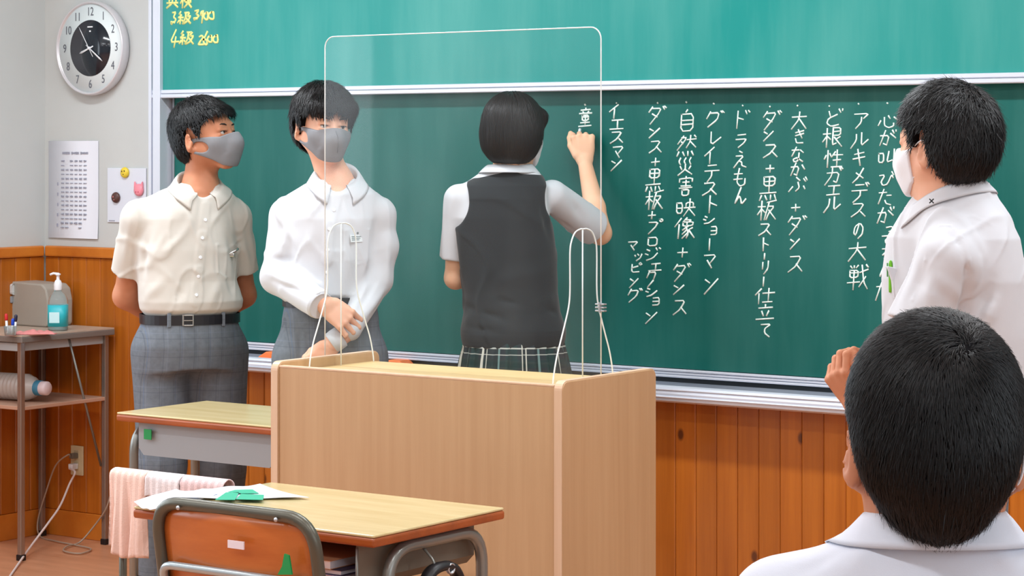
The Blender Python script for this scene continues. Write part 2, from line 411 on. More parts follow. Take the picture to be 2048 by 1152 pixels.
cols = [
 [('童', -62, 158, 30, 36), ('・', -62, 104, 12, 12), ('イ', -0+62, 135, 24, 26), ('エ', 75, 190, 28, 22), ('ス', 75, 245, 27, 27), ('マ', 78, 308, 26, 26), ('ン', 75, 360, 24, 24), ('・', 72, 97, 12, 12)],
 [('ダ', 245, 150, 34, 34), ('ン', 238, 222, 24, 22), ('ス', 240, 285, 26, 28), ('+', 237, 350, 26, 26), ('黒', 232, 427, 32, 44), ('板', 232, 512, 34, 36), ('+', 222, 577, 24, 24), ('プ', 235, 625, 30, 28), ('ロ', 225, 690, 22, 20), ('ジ', 225, 745, 30, 26), ('ェ', 238, 798, 28, 22), ('ク', 222, 848, 26, 32), ('シ', 222, 905, 24, 20), ('ョ', 240, 945, 20, 18), ('ン', 225, 1010, 26, 26), ('・', 247, 97, 12, 12)],
 [('マ', 142, 708, 24, 20), ('ッ', 165, 755, 20, 14), ('ピ', 152, 805, 24, 22), ('ン', 150, 862, 20, 22), ('グ', 150, 922, 28, 28)],
 [('自', 372, 172, 30, 42), ('然', 370, 280, 36, 40), ('災', 365, 368, 34, 34), ('害', 366, 452, 32, 38), ('映', 367, 545, 36, 34), ('像', 362, 632, 40, 40), ('+', 352, 736, 32, 30), ('ダ', 350, 822, 34, 34), ('ン', 342, 890, 24, 22), ('ス', 344, 970, 28, 34), ('・', 370, 93, 12, 12)],
 [('グ', 492, 170, 34, 34), ('レ', 492, 252, 28, 30), ('イ', 470, 322, 26, 32), ('テ', 478, 395, 28, 36), ('ス', 472, 465, 30, 30), ('ト', 480, 530, 28, 34), ('シ', 468, 597, 24, 18), ('ョ', 486, 643, 18, 20), ('ー', 467, 702, 16, 28), ('マ', 470, 775, 30, 32), ('ン', 482, 872, 32, 36), ('・', 487, 100, 12, 12)],
 [('ド', 606, 168, 30, 34), ('ラ', 603, 258, 26, 28), ('え', 600, 338, 30, 32), ('も', 600, 415, 32, 36), ('ん', 600, 495, 28, 34), ('・', 610, 108, 12, 12)],
 [('ダ', 735, 172, 36, 36), ('ン', 724, 235, 22, 22), ('ス', 732, 303, 30, 30), ('+', 726, 378, 26, 24), ('黒', 722, 462, 36, 46), ('板', 712, 556, 36, 38), ('ス', 708, 638, 26, 28), ('ト', 706, 700, 20, 26), ('ー', 703, 752, 12, 14), ('リ', 705, 800, 18, 26), ('ー', 697, 860, 14, 22), ('仕', 703, 922, 38, 30), ('立', 705, 992, 34, 32), ('て', 708, 1066, 24, 28), ('・', 727, 112, 12, 12)],
 [('大', 850, 172, 28, 34), ('き', 851, 243, 26, 30), ('な', 843, 318, 28, 30), ('か', 842, 382, 30, 28), ('ぶ', 845, 448, 36, 30), ('+', 835, 545, 28, 24), ('ダ', 842, 620, 36, 36), ('ン', 837, 695, 22, 24), ('ス', 838, 785, 30, 38), ('・', 845, 108, 12, 12)],
 [('ど', 997, 162, 34, 34), ('根', 993, 245, 38, 38), ('性', 996, 335, 36, 34), ('ガ', 998, 410, 34, 34), ('エ', 998, 470, 28, 22), ('ル', 992, 532, 32, 30), ('・', 980, 110, 12, 12)],
 [('ア', 1116, 172, 36, 32), ('ル', 1108, 257, 34, 30), ('キ', 1105, 330, 30, 32), ('メ', 1105, 408, 28, 28), ('デ', 1111, 480, 34, 38), ('ス', 1106, 555, 30, 32), ('の', 1103, 640, 24, 34), ('大', 1098, 732, 34, 36), ('戦', 1100, 842, 40, 48), ('・', 1105, 100, 12, 12)],
 [('心', 1230, 172, 38, 30), ('が', 1225, 250, 34, 32), ('叫', 1225, 335, 34, 36), ('び', 1222, 425, 34, 30), ('た', 1216, 500, 30, 32), ('が', 1215, 580, 34, 34), ('っ', 1238, 632, 18, 16), ('て', 1225, 685, 26, 24), ('る', 1220, 742, 26, 26), ('ん', 1214, 812, 24, 28), ('だ', 1206, 905, 32, 38), ('・', 1228, 98, 12, 12)]]
for c in cols: chalk(c, YLo, M['chalk_w'], 'chalk_line', 'vertical line of white chalk handwriting')
chalk([('英', 130, 0, 22, 30), ('検', 270, 0, 22, 30), ('3', 145, 180, 14, 26), ('級', 250, 180, 26, 24), ('3', 380, 150, 14, 20), ('9', 425, 160, 11, 30), ('0', 475, 165, 11, 18), ('0', 530, 160, 15, 18)],
      YUp, M['chalk_y'], 'chalk_line', 'yellow chalk line ending in 3900', 3.0, (320, 0), 5.12)
chalk([('4', 150, 395, 22, 34), ('級', 275, 385, 28, 26), ('2', 425, 405, 14, 20), ('6', 470, 390, 11, 26), ('0', 515, 400, 12, 16), ('0', 575, 400, 13, 18)],
      YUp, M['chalk_y'], 'chalk_line', 'yellow chalk line ending in 2600', 3.0, (320, 0), 5.12)
# ---- erasers on the tray
def eraser(px, name_l, L=.13):
    p = onY(px, 700, 6.29); t = tag(empty('blackboard_eraser', (p.x, 6.295, .735), .04), name_l, 'eraser')
    MB().box((-L/2, -.03, 0), (L/2, .03, .018), .003).build('felt_pad', mat('felt', (120, 60, 40), .9, bump=.4), t)
    o = MB().prism([(-L/2, .018), (L/2, .018), (L/2, .03), (L/2-.015, .045), (-L/2+.035, .045), (-L/2, .026)], -.032, .032, 'y', .004).build('grip', mat('orange_plastic', (245, 125, 62), .5), t)
eraser(548, 'orange blackboard eraser on the chalk tray between the two boys', .105)
eraser(792, 'second orange eraser mostly hidden behind the lectern on the tray', .1)
# ---------------------------------------------------------------- wall clock
cc = onY(195, 97, WY); R0 = .182
ck = tag(empty('wall_clock', (cc.x, WY, cc.z)), 'round silver wall clock with black centre on the wall left of the blackboard', 'clock')
MB().lathe([(R0-.012, 0), (R0-.004, .008), (R0, .03), (R0-.002, .044), (R0-.006, .049), (R0-.010, .046), (R0-.012, .036), (.001, .034)], 64, None, 'y').build('case', mat('silver_case', (214, 212, 216), .3, .25), ck, True)
MB().lathe([(R0-.0118, .034), (R0-.0118, .0375), (.001, .0375)], 64, None, 'y').build('dial', mat('dial_white', (226, 236, 238), .5), ck)
MB().lathe([(.108, .0375), (.108, .039), (.001, .039)], 64, None, 'y').build('dial_centre', mat('dial_black', (26, 34, 44), .12), ck)
numm = mat('numeral_grey', (96, 100, 110), .6)
for h in range(1, 13):
    a = PI/2-h*PI/6; cu = bpy.data.curves.new('numeral', 'FONT'); cu.body = str(h); cu.size = .046; cu.align_x = 'CENTER'; cu.align_y = 'CENTER'; cu.extrude = .0004
    t = bpy.data.objects.new('tmp', cu); COL.objects.link(t); bpy.context.view_layer.update()
    me = bpy.data.meshes.new_from_object(t.evaluated_get(bpy.context.evaluated_depsgraph_get())); bpy.data.objects.remove(t)
    o = bpy.data.objects.new('numeral', me); COL.objects.link(o); me.materials.clear(); me.materials.append(numm); o.parent = ck
    o.rotation_euler = (PI/2, 0, 0); o.location = (.139*math.cos(a), -.0382, .139*math.sin(a)); o.scale = (.8, 1, 1)
def hand(name, hourpos, L, w_, z, tail=.02):
    a = PI/2-hourpos*PI/6; d = Vector((math.cos(a), 0, math.sin(a))); n = Vector((-d.z, 0, d.x))
    V = []; 
    for yy in (-z, -z-.0015):
        for q in (-d*tail-n*w_*.6, d*L*.8-n*w_, d*L, d*L*.8+n*w_, -d*tail+n*w_*.6): V.append((q.x, yy, q.z))
    Fc = [(0, 1, 2), (0, 2, 3), (0, 3, 4), (5, 6, 7), (5, 7, 8), (5, 8, 9)]+[t for i in range(5) for t in ((i, (i+1) % 5, 5+(i+1) % 5), (i, 5+(i+1) % 5, 5+i))]
    return rawmesh(name, V, Fc, M['white'], ck, False)
hand('hour_hand', 8.33, .058, .0038, .042); hand('minute_hand', 4.2, .088, .003, .044); hand('second_hand', 10.9, .098, .0013, .046, .04)
MB().lathe([(.006, .039), (.006, .049), (.001, .05)], 16, None, 'y').build('hand_hub', M['white'], ck)
MB().box((-.014, -.0400, .079), (.014, -.0388, .084)).box((-.004, -.0400, .062), (.004, -.0388, .068)).build('printed_mark', M['white'], ck)
# ---------------------------------------------------------------- papers on the wall
a, b_ = onY(99, 282, WY), onY(198, 478, WY)
cal = tag(empty('wall_timetable', ((a.x+b_.x)/2, WY, b_.z)), 'tall white printed timetable sheet on the wall under the clock', 'poster')
w_, h_ = (b_.x-a.x), a.z-b_.z
V = []; N = 9
for side in (0, 1):
    for i in range(N):
        for j in range(2):
            z = h_*i/(N-1); V.append(((j-.5)*w_, -.003-side*.0015-.006*max(0, .3-i/(N-1))**1.2*3*(1 if j else .5), z))
Fc = []
for i in range(N-1):
    k = i*2; Fc += [(k, k+1, k+3, k+2), (2*N+k, 2*N+k+2, 2*N+k+3, 2*N+k+1), (k, k+2, 2*N+k+2, 2*N+k), (k+1, 2*N+k+1, 2*N+k+3, k+3)]
rawmesh('sheet', V, Fc, M['paper'], cal, False)
ink = mat('faded_ink', (160, 163, 178), .8)
b = MB(); rr = random.Random(5)
def mark(x, z, ww, hh): b.box((x-ww/2, -.0075-max(0, .3-z/h_)*.02, z-hh/2), (x+ww/2, -.0045, z+hh/2))
for k in range(3):
    for q in range(5): mark(-.055+k*.05+q*.0085, h_-.047, .006, .008*rr.uniform(.7, 1.2))
for r_ in range(16):
    z = h_-.078-r_*.0172
    for c_ in range(6):
        if (r_ < 2 and c_ == 1) or (r_ > 13 and c_ == 5) or (r_ == 15 and c_ in (2, 3)): continue
        for q in range(3): mark(-.062+c_*.0245+q*.0055+rr.uniform(-.001, .001), z, .004, (.0065 if r_ % 2 == 0 else .0035)*rr.uniform(.7, 1.2))
for q in range(5): mark(-.084, .05+q*.04, .003, .012)
b.build('print', ink, cal)['kind'] = 'stuff'
a, b_ = onY(217, 336, WY), onY(294, 446, WY)
ws = tag(empty('notice_sheet', ((a.x+b_.x)/2, WY, b_.z)), 'small white sheet held by magnets beside the blackboard frame', 'paper')
w_, h_ = (b_.x-a.x), a.z-b_.z
MB().box((-w_/2, -.006, 0), (w_/2, -.002, h_), .001).build('sheet', mat('sheet_bluewhite', (222, 228, 240), .35), ws)
MB().box((-w_/2+.008, -.0068, .004), (-w_/2+.04, -.005, .008)).build('print', ink, ws)
def magnet(px, py, r, c, lab, ears=None, dots=None, dc=(40, 30, 20)):
    p = onY(px, py, WY-.01); t = tag(empty('round_magnet', (p.x, WY-.0065, p.z)), lab, 'magnet')
    b = MB(); b.lathe([(r*.9, 0), (r, .004), (r*.9, .010), (r*.55, .013), (.0008, .014)], 20, None, 'y')
    b.build('body', mat('magnet', c, .4), t)
    if ears:
        b = MB()
        for sx in (-1, 1): b.prism([(sx*r*.25, r*.5), (sx*r*.95, r*.3), (sx*r*.85, r*1.35)], -.009, -.002, 'y', .001)
        b.build('ear', mat('magnet_ear', c, .4), t); 
    if dots:
        b = MB()
        for (x, z, q) in dots: b.lathe([(q, 0), (q*.8, .003), (.0003, .0035)], 10, Matrix.Translation((x*r, -.0105, z*r)), 'y')
        b.build('printed_face', mat('magnet_face', dc, .5), t)
magnet(250, 345, .021, (232, 205, 60), 'yellow smiling round magnet at the top of the small sheet', None, [(-.35, .2, .004), (.25, .25, .004), (0, -.35, .003)])
magnet(278, 380, .024, (245, 150, 165), 'pink magnet with two pointed ears beside the frame', True, [(-.3, -.3, .003), (.2, -.3, .003)], (190, 40, 80))
magnet(232, 395, .021, (84, 52, 46), 'dark brown round magnet at the left edge of the small sheet', None, [(-.3, .1, .005), (-.1, -.4, .003)], (190, 110, 110))
# ---------------------------------------------------------------- lectern
LX0, LX1, LY0, LY1, LZ = -4.00, -3.085, 4.565, 4.985, .95
lec = tag(empty('lectern', ((LX0+LX1)/2, (LY0+LY1)/2, 0)), 'beige laminate teacher lectern box standing before the blackboard', 'lectern')
def lpart(b, name, m):
    o = b.build(name, m, lec); o.location = -lec.location; return o
def rrect(y0, y1, z0, z1, r, n=6, only_top=True):
    pts = [(y0, z0), (y1, z0)]
    for (cy, cz, a0) in ((y1-r, z1-r, 0), (y0+r, z1-r, PI/2)):
        for i in range(n+1): t = a0+i/n*PI/2; pts.append((cy+r*math.cos(t), cz+r*math.sin(t)))
    return pts
for x in (LX0, LX1-.026): lpart(MB().prism(rrect(LY0, LY1, 0, LZ, .022), x, x+.026, 'x', .0025), 'side_panel', M['lectern'])
for x in (LX0, LX1-.026):
    b = MB(); e = rrect(LY0-.0015, LY1+.0015, 0, LZ+.0015, .023); i_ = rrect(LY0+.001, LY1-.001, 0, LZ-.001, .0215)
    k = [b.bm.verts.new((xx, p[0], p[1])) for p in e[1:]+e[:1] for xx in (x+.002, x+.024)]
    n = len(e)
    for q in range(n-1): b.bm.faces.new((k[2*q], k[2*q+1], k[2*q+3], k[2*q+2]))
    o = lpart(b, 'edge_band', M['lectern_edge']); sm = o.modifiers.new('t', 'SOLIDIFY'); sm.thickness = .0015
lpart(MB().box((LX0+.026, LY0+.004, .02), (LX1-.026, LY0+.022, LZ-.014), .001), 'front_panel', M['lectern'])
lpart(MB().box((LX0+.026, LY0+.003, LZ-.014), (LX1-.026, LY0+.023, LZ-.008), .002), 'front_edge_strip', M['lectern_edge'])
lpart(MB().box((LX0+.026, LY0+.023, LZ-.045), (LX1-.026, LY1-.03, LZ-.025), .002), 'top_board', M['lectern_in'])
lpart(MB().box((LX0+.026, LY0+.023, .5), (LX1-.026, LY1-.05, .52), .002), 'inner_shelf', M['lectern_in'])
lpart(MB().box((LX0+.026, LY0+.023, .02), (LX1-.026, LY1-.02, .05), .002), 'bottom_board', M['lectern'])
# ---------------------------------------------------------------- clear acrylic shield
ac = bpy.data.materials.new('clear_acrylic'); ac.use_nodes = True; T = Nt(ac); tt = T.t
tr_ = T.n('ShaderNodeBsdfTransparent'); tr_.inputs[0].default_value = (.955, .97, .97, 1)
gl = T.n('ShaderNodeBsdfGlossy'); gl.inputs['Roughness'].default_value = .03
fr = T.n('ShaderNodeLayerWeight'); fr.inputs['Blend'].default_value = .5
df = T.n('ShaderNodeBsdfDiffuse'); df.inputs[0].default_value = (.8, .88, .9, 1)
m1 = T.n('ShaderNodeMixShader'); m2_ = T.n('ShaderNodeMixShader'); m1.inputs[0].default_value = .03
sm_ = T.ramp(T.noise(T.coord((3, 3, 2)), 1.5, 4), .45, .8)
T.l(T.math('MULTIPLY_ADD', sm_, .03, .008), m1.inputs[0])
T.l(tr_.outputs[0], m1.inputs[1]); T.l(df.outputs[0], m1.inputs[2]); T.l(T.math('MULTIPLY_ADD', T.math('POWER', fr.outputs['Facing'], 5), .5, .022), m2_.inputs[0]); T.l(m1.outputs[0], m2_.inputs[1]); T.l(gl.outputs[0], m2_.inputs[2])
T.l(m2_.outputs[0], tt.nodes['Material Output'].inputs[0]); M['acrylic'] = ac
ae = mat('acrylic_edge', (236, 242, 242), .3, Emission_Strength=0.0); M['acrylic_edge'] = ae
SY = 4.80; SZ0 = LZ-.025
sx0 = onY(650, 400, SY).x; sx1 = onY(1202, 400, SY).x; sx1t = onY(1194, 60, SY)
SZ1 = onY(1194, 54, SY).z
sh = tag(empty('acrylic_shield', ((sx0+sx1)/2, SY, SZ0)), 'tall clear acrylic droplet shield standing on the beige lectern', 'shield')
def spart(b, name, m): o = b.build(name, m, sh); o.location = -sh.location; return o
pan = []
for (cx, cz, a0) in ((sx1-.03, SZ1-.03, 0), (sx0+.03, SZ1-.03, PI/2)):
    for i in range(7): t = a0+i/6*PI/2; pan.append((cx+.03*math.cos(t), cz+.03*math.sin(t)))
pan = [(sx0, SZ0), (sx1, SZ0)]+pan
b = MB(); vs = [b.bm.verts.new((p[0], SY, p[1])) for p in pan]; b.bm.faces.new(vs)
spart(b, 'front_sheet', ac)
def edge_tube(outline, plane, name, r=.0021):
    b = MB(); b.tube(outline, r, 6); return spart(b, name, ae)
edge_tube([(p[0], SY, p[1]) for p in pan[1:]+pan[:1]], 'y', 'sheet_edge', .0016)
for fx, k in ((onY(684, 700, SY).x, 0), (onY(1167, 700, SY).x, 1)):
    Hh = onY(1167, 458, SY).z-SZ0
    prof = [(.135, 0), (.130, .03), (.118, .07), (.100, .11), (.082, .15), (.066, .19), (.060, .23), (.060, Hh-.06), (.054, Hh-.03), (.038, Hh-.008), (.015, Hh), (0, Hh)]
    o = [(SY+y_, SZ0+z_) for y_, z_ in prof]+[(SY-y_, SZ0+z_) for y_, z_ in prof[::-1][1:]]
    b = MB(); vs = [b.bm.verts.new((fx, q[0], q[1])) for q in o]; b.bm.faces.new(vs); spart(b, 'stand_sheet', ac)
    pts = spline([(fx, q[0], q[1]) for q in o], 4)
    edge_tube(pts, 'x', 'stand_edge', .0019)
    edge_tube([(fx, SY-.004, SZ0), (fx, SY-.004, SZ0+Hh)], 'x', 'joint_line', .0018)
cl = onY(1203, 615, SY)
b = MB()
for dz in (-.008, 0, .008): b.box((sx1-.014, SY-.006, cl.z+dz-.002), (sx1+.012, SY+.008, cl.z+dz+.002), .001)
b.box((sx1-.002, SY-.008, cl.z-.013), (sx1+.002, SY-.004, cl.z+.013))
spart(b, 'wire_clip', M['alu2'])
# ---------------------------------------------------------------- school desks
def make_desk(x0, y0, w_, d_, z, lab, flip=False, tray_m='metal_dark'):
    t = tag(empty('school_desk', (x0+w_/2, y0+d_/2, 0), PI if flip else 0), lab, 'desk')
    W2, D2 = w_/2, d_/2
    MB().box((-W2+.002, -D2+.002, z-.006), (W2-.002, D2-.002, z), .0025).build('desktop', M['desk'], t)
    MB().box((-W2, -D2, z-.026), (W2, D2, z-.006), .006, 3).build('desktop_edge', M['desk_edge'], t)
    # side frames: inverted U tubes
    for s in (-1, 1):
        x = s*(W2-.035)
        MB().tube(bend([(x, -D2+.09, .02), (x, -D2+.09, z-.045), (x, D2-.04, z-.045), (x, D2-.04, .02)], .08, 8), .0135, 14).build('leg_frame', M['tube'], t)
        MB().tube([(x, -D2+.09, .16), (x, D2-.04, .16)], .010, 10).build('side_bar', M['tube'], t)
        for yy in (-D2+.09, D2-.04): MB().lathe([(.017, 0), (.017, .03), (.0135, .035)], 14, Matrix.Translation((x, yy, 0))).build('foot_cap', M['black'], t)
    MB().tube([(-W2+.035, D2-.05, .22), (W2-.035, D2-.05, .22)], .011, 10).build('cross_bar', M['tube'], t)
    # book tray: open towards -y, rounded sheet metal
    hx = W2-.06; zt = z-.028; zb = z-.125; b = MB(); th = .0015
    prof = [(-hx, zt), (-hx, zb+.02), (-hx+.02, zb), (hx-.02, zb), (hx, zb+.02), (hx, zt)]
    for (p, q) in zip(prof, prof[1:]):
        vs = [b.bm.verts.new(c) for c in ((p[0], -D2+.02, p[1]), (q[0], -D2+.02, q[1]), (q[0], D2-.035, q[1]), (p[0], D2-.035, p[1]))]; b.bm.faces.new(vs)
    vs = [b.bm.verts.new((p[0], D2-.035, p[1])) for p in prof]; b.bm.faces.new(vs)
    bmesh.ops.remove_doubles(b.bm, verts=b.bm.verts[:], dist=1e-5)
    o = b.build('book_tray', M[tray_m], t); sm = o.modifiers.new('s', 'SOLIDIFY'); sm.thickness = .0025
    MB().tube(bend([(-hx, -D2+.02, zt-.005), (-hx, -D2+.02, zb), (hx, -D2+.02, zb), (hx, -D2+.02, zt-.005)], .02), .003, 8).build('tray_rim', M['tube'], t)
    return t
d1 = make_desk(-3.67, 3.725, .685, .465, .709, 'school desk with papers on top standing before the lectern')
d2 = make_desk(-4.96, 4.965, .655, .395, .72, 'school desk with green sticker in front of the boy holding his hands behind him', True, 'metal_grey')
b = MB(); b.box((.205, .206, .72-.076), (.235, .2085, .72-.046)); b.build('green_sticker', M['green'], d2).location = (0, -.034, 0)
# orient: d2 is turned, its tray back (+y) faces the camera
MB().tube(bend([(.30, -.02, .63), (.335, -.02, .60), (.345, -.02, .57), (.325, -.02, .565)], .01), .003, 8).build('bag_hook', M['tube'], d1).location = (0, 0, .028)
# things in the desk tray
def book(x, y, z, sx, sy, sz, c, lab, m2=None):
    t = tag(empty('exercise_book', (x, y, z)), lab, 'book')
    MB().box((-sx/2+.002, -sy/2+.002, .001), (sx/2-.003, sy/2-.002, sz-.001)).build('pages', M['paper'], t)
    MB().box((-sx/2, -sy/2, 0), (sx/2, sy/2, .001)).box((-sx/2, -sy/2, sz-.001), (sx/2, sy/2, sz)).box((-sx/2-.001, -sy/2, 0), (-sx/2+.001, sy/2, sz)).build('cover', mat('book_cover', c, .5), t)
    return t
book(-3.22, 3.90, .5885, .26, .30, .022, (120, 105, 130), 'grey purple book lying lowest in the tray of the nearer desk')
book(-3.22, 3.90, .6112, .25, .29, .010, (60, 52, 84), 'thin dark violet notebook between the two books in the desk tray')
book(-3.23, 3.89, .622, .22, .28, .018, (205, 150, 110), 'tan paperback lying uppermost in the tray of the nearer desk')
# black strap bag hanging at the side hook
t = tag(empty('strap_bag', (-2.985, 3.955, .345)), 'black bag with looped straps hanging from the nearer desk', 'bag')
MB().tube(spline([(0, -.055, .11), (0, -.07, .20), (0, -.045, .255), (0, 0, .268), (0, .045, .255), (0, .07, .20), (0, .055, .11)], 6), .011, 8, flat=1.6).build('strap', M['black'], t)
MB().tube(spline([(.012, -.03, .11), (.014, -.035, .19), (.010, 0, .24), (.014, .04, .19), (.012, .03, .11)], 6), .008, 8, flat=1.6).build('strap', M['black'], t)
b = MB(); b.box((-.035, -.12, -.1), (.045, .12, .12), .03, 4); b.build('pouch', mat('black_cloth', (24, 24, 28), .9, bump=.3), t, True)
MB().lathe([(.012, -.004), (.012, .004), (.009, .004), (.009, -.004)], 14, Matrix.Translation((.012, .018, .262)), 'x').build('ring', M['alu2'], t)
# papers on the nearer desk
def sheet_curl(name, pts, z, lab, m, curl):
    c = sum((Vector(p) for p in pts), Vector((0, 0, 0)))/4; t = tag(empty(name, (c.x, c.y, z)), lab, 'paper')
    V = []; n = 10
    for s in (0, 1):
        for i in range(n+1):
            for j in range(n+1):
                u, v = i/n, j/n
                p = (Vector(pts[0])*(1-u)+Vector(pts[1])*u)*(1-v)+(Vector(pts[3])*(1-u)+Vector(pts[2])*u)*v
                h = curl*(max(0, .35-u)/.35)**2*.9+curl*.4*(max(0, v-.6)/.4)**2+.002*math.sin(u*9+v*4)+.0025
                V.append((p.x-c.x, p.y-c.y, h+s*.0012))
    N1 = n+1; Fc = []
    for i in range(n):
        for j in range(n):
            a = i*N1+j; q = N1*N1; Fc += [(a, a+1, a+N1+1, a+N1), (q+a, q+a+N1, q+a+N1+1, q+a+1)]
    for k in range(n):
        q = N1*N1
        for (a, b2) in ((k, k+1), (n*N1+k+1, n*N1+k), ((k+1)*N1, k*N1), (k*N1+n, (k+1)*N1+n)): Fc.append((a, a+q, b2+q, b2))
    rawmesh('sheet', V, Fc, m, t); return t, c
zz = .7095
P_ = lambda px, py: (lambda v: (v.x, v.y, 0))(onZ(px, py, .711))
sheet_curl('handout', [P_(268, 1010), P_(300, 1022), P_(440, 990), P_(352, 985)], zz, 'white handout curling over the left corner of the nearer desk', M['paper'], .006)
t, c = sheet_curl('worksheet', [P_(340, 1000), P_(618, 998), P_(520, 972), P_(405, 983)], zz+.001, 'white worksheet with green printing lying on the nearer desk', M['paper'], .004)
b = MB()
gz = zz+.0072
def gp(px, py): v = onZ(px, py, gz); return (v.x, v.y)
for poly in ([(430, 1000), (452, 985), (478, 985), (470, 1000)], [(472, 999), (482, 988), (528, 990), (526, 1000)], [(455, 984), (470, 980), (505, 979), (518, 987), (484, 987)]):
    b.prism([gp(*q) for q in poly], gz, gz+.0006, 'z')
o = b.build('green_print', mat('green_ink', (40, 165, 130), .6), t); o.location = -t.location
# ---------------------------------------------------------------- chairs
def make_chair(loc, rz, lab, H=.76, w_=.36, rail=True):
    t = tag(empty('school_chair', loc, rz), lab, 'chair')        # sitter looks towards +y, the back stands at -y
    W2 = w_/2; r = .0135
    MB().tube(bend([(-W2, .07, .40), (-W2, 0, .44), (-W2, -.055, H-.012), (W2, -.055, H-.012), (W2, 0, .44), (W2, .07, .40)], .075, 8), r, 14).build('back_frame', M['tube_dark'], t)
    # curved plywood back
    V = []; nx, nz = 16, 9; z0, z1 = H-.235, H-.022
    for s in (0, 1):
        for i in range(nx+1):
            for j in range(nz+1):
                u = i/nx*2-1; v = j/nz; hw = W2-.008
                lift = 0
                z = z0+(z1-z0)*v; lean = -.055*(z-.44)/(H-.44)
                cor = 1-.12*max(0, (v-.7)/.3)**2-.10*max(0, (.25-v)/.25)**2
                V.append((u*hw*cor, lean-.016*(1-u*u)+.010-s*.008, z))
    n1 = nz+1; q = (nx+1)*n1; Fc = []
    for i in range(nx):
        for j in range(nz):
            a = i*n1+j; Fc += [(a, a+1, a+n1+1, a+n1), (q+a, q+a+n1, q+a+n1+1, q+a+1)]
    for j in range(nz): Fc += [(j, j+q, j+1+q, j+1), (nx*n1+j, nx*n1+j+1, nx*n1+j+1+q, nx*n1+j+q)]
    for i in range(nx): Fc += [(i*n1, (i+1)*n1, (i+1)*n1+q, i*n1+q), (i*n1+nz, i*n1+nz+q, (i+1)*n1+nz+q, (i+1)*n1+nz)]
    rawmesh('backrest', V, Fc, M['ply'], t)
    for sx in (-.62, .62): MB().lathe([(.005, 0), (.0045, .003), (.0005, .0045)], 12, Matrix.Translation((sx*W2, -.071, H-.018)), 'y').build('bolt', M['alu2'], t)
    if rail:
        MB().tube(bend([(-W2+.012, -.02, H-.235), (-W2+.014, -.052, H-.145), (W2-.014, -.052, H-.145), (W2-.012, -.02, H-.235)], .035, 6), .009, 12).build('back_rail', M['tube_light'], t)
    # seat and legs
    b = MB(); b.box((-W2+.015, .0, .425), (W2-.015, .37, .437), .005, 2); b.build('seat', M['ply'], t)
    for s in (-1, 1):
        MB().tube(bend([(s*(W2-.03), .02, .405), (s*(W2-.03), .34, .405), (s*(W2-.03), .37, .01)], .05, 6), r, 12).build('leg', M['tube_dark'], t)
        MB().tube(bend([(s*(W2-.005), .07, .40), (s*(W2-.03), -.04, .01)], .05, 6), r, 12).build('leg', M['tube_dark'], t)
    MB().tube([(-W2+.03, .34, .385), (W2-.03, .34, .385)], .009, 10).build('cross_bar', M['tube_dark'], t)
    return t
ch = make_chair((-3.243, 3.635, 0), 0, 'brown plywood school chair with grey tube frame in front of the nearer desk', .77, .435)
MB().box((.006, -.0745, .683), (.050, -.0715, .699)).build('name_label', mat('label_white', (226, 214, 222), .6), ch)
MB().prism([(.142, .642), (.180, .646), (.172, .684), (.160, .686), (.154, .660)], -.0755, -.0715, 'y').build('green_sticker', M['green'], ch)
rk = tag(empty('towel_rack', (-3.955, 4.165, 0)), 'low dark rack with pale cloths hung over its rail between the two desks', 'rack')
MB().tube([(-.215, 0, .682), (.215, 0, .682)], .011, 12).build('rail', M['tube_dark'], rk)
for sx in (onY(246, 300, 4.165).x+3.955, .195):
    MB().tube([(sx, 0, .02), (sx, 0, .682)], .010, 12).build('post', M['tube_dark'], rk)
    MB().box((sx-.012, -.10, 0), (sx+.012, .10, .022), .004).build('foot', M['tube_dark'], rk)
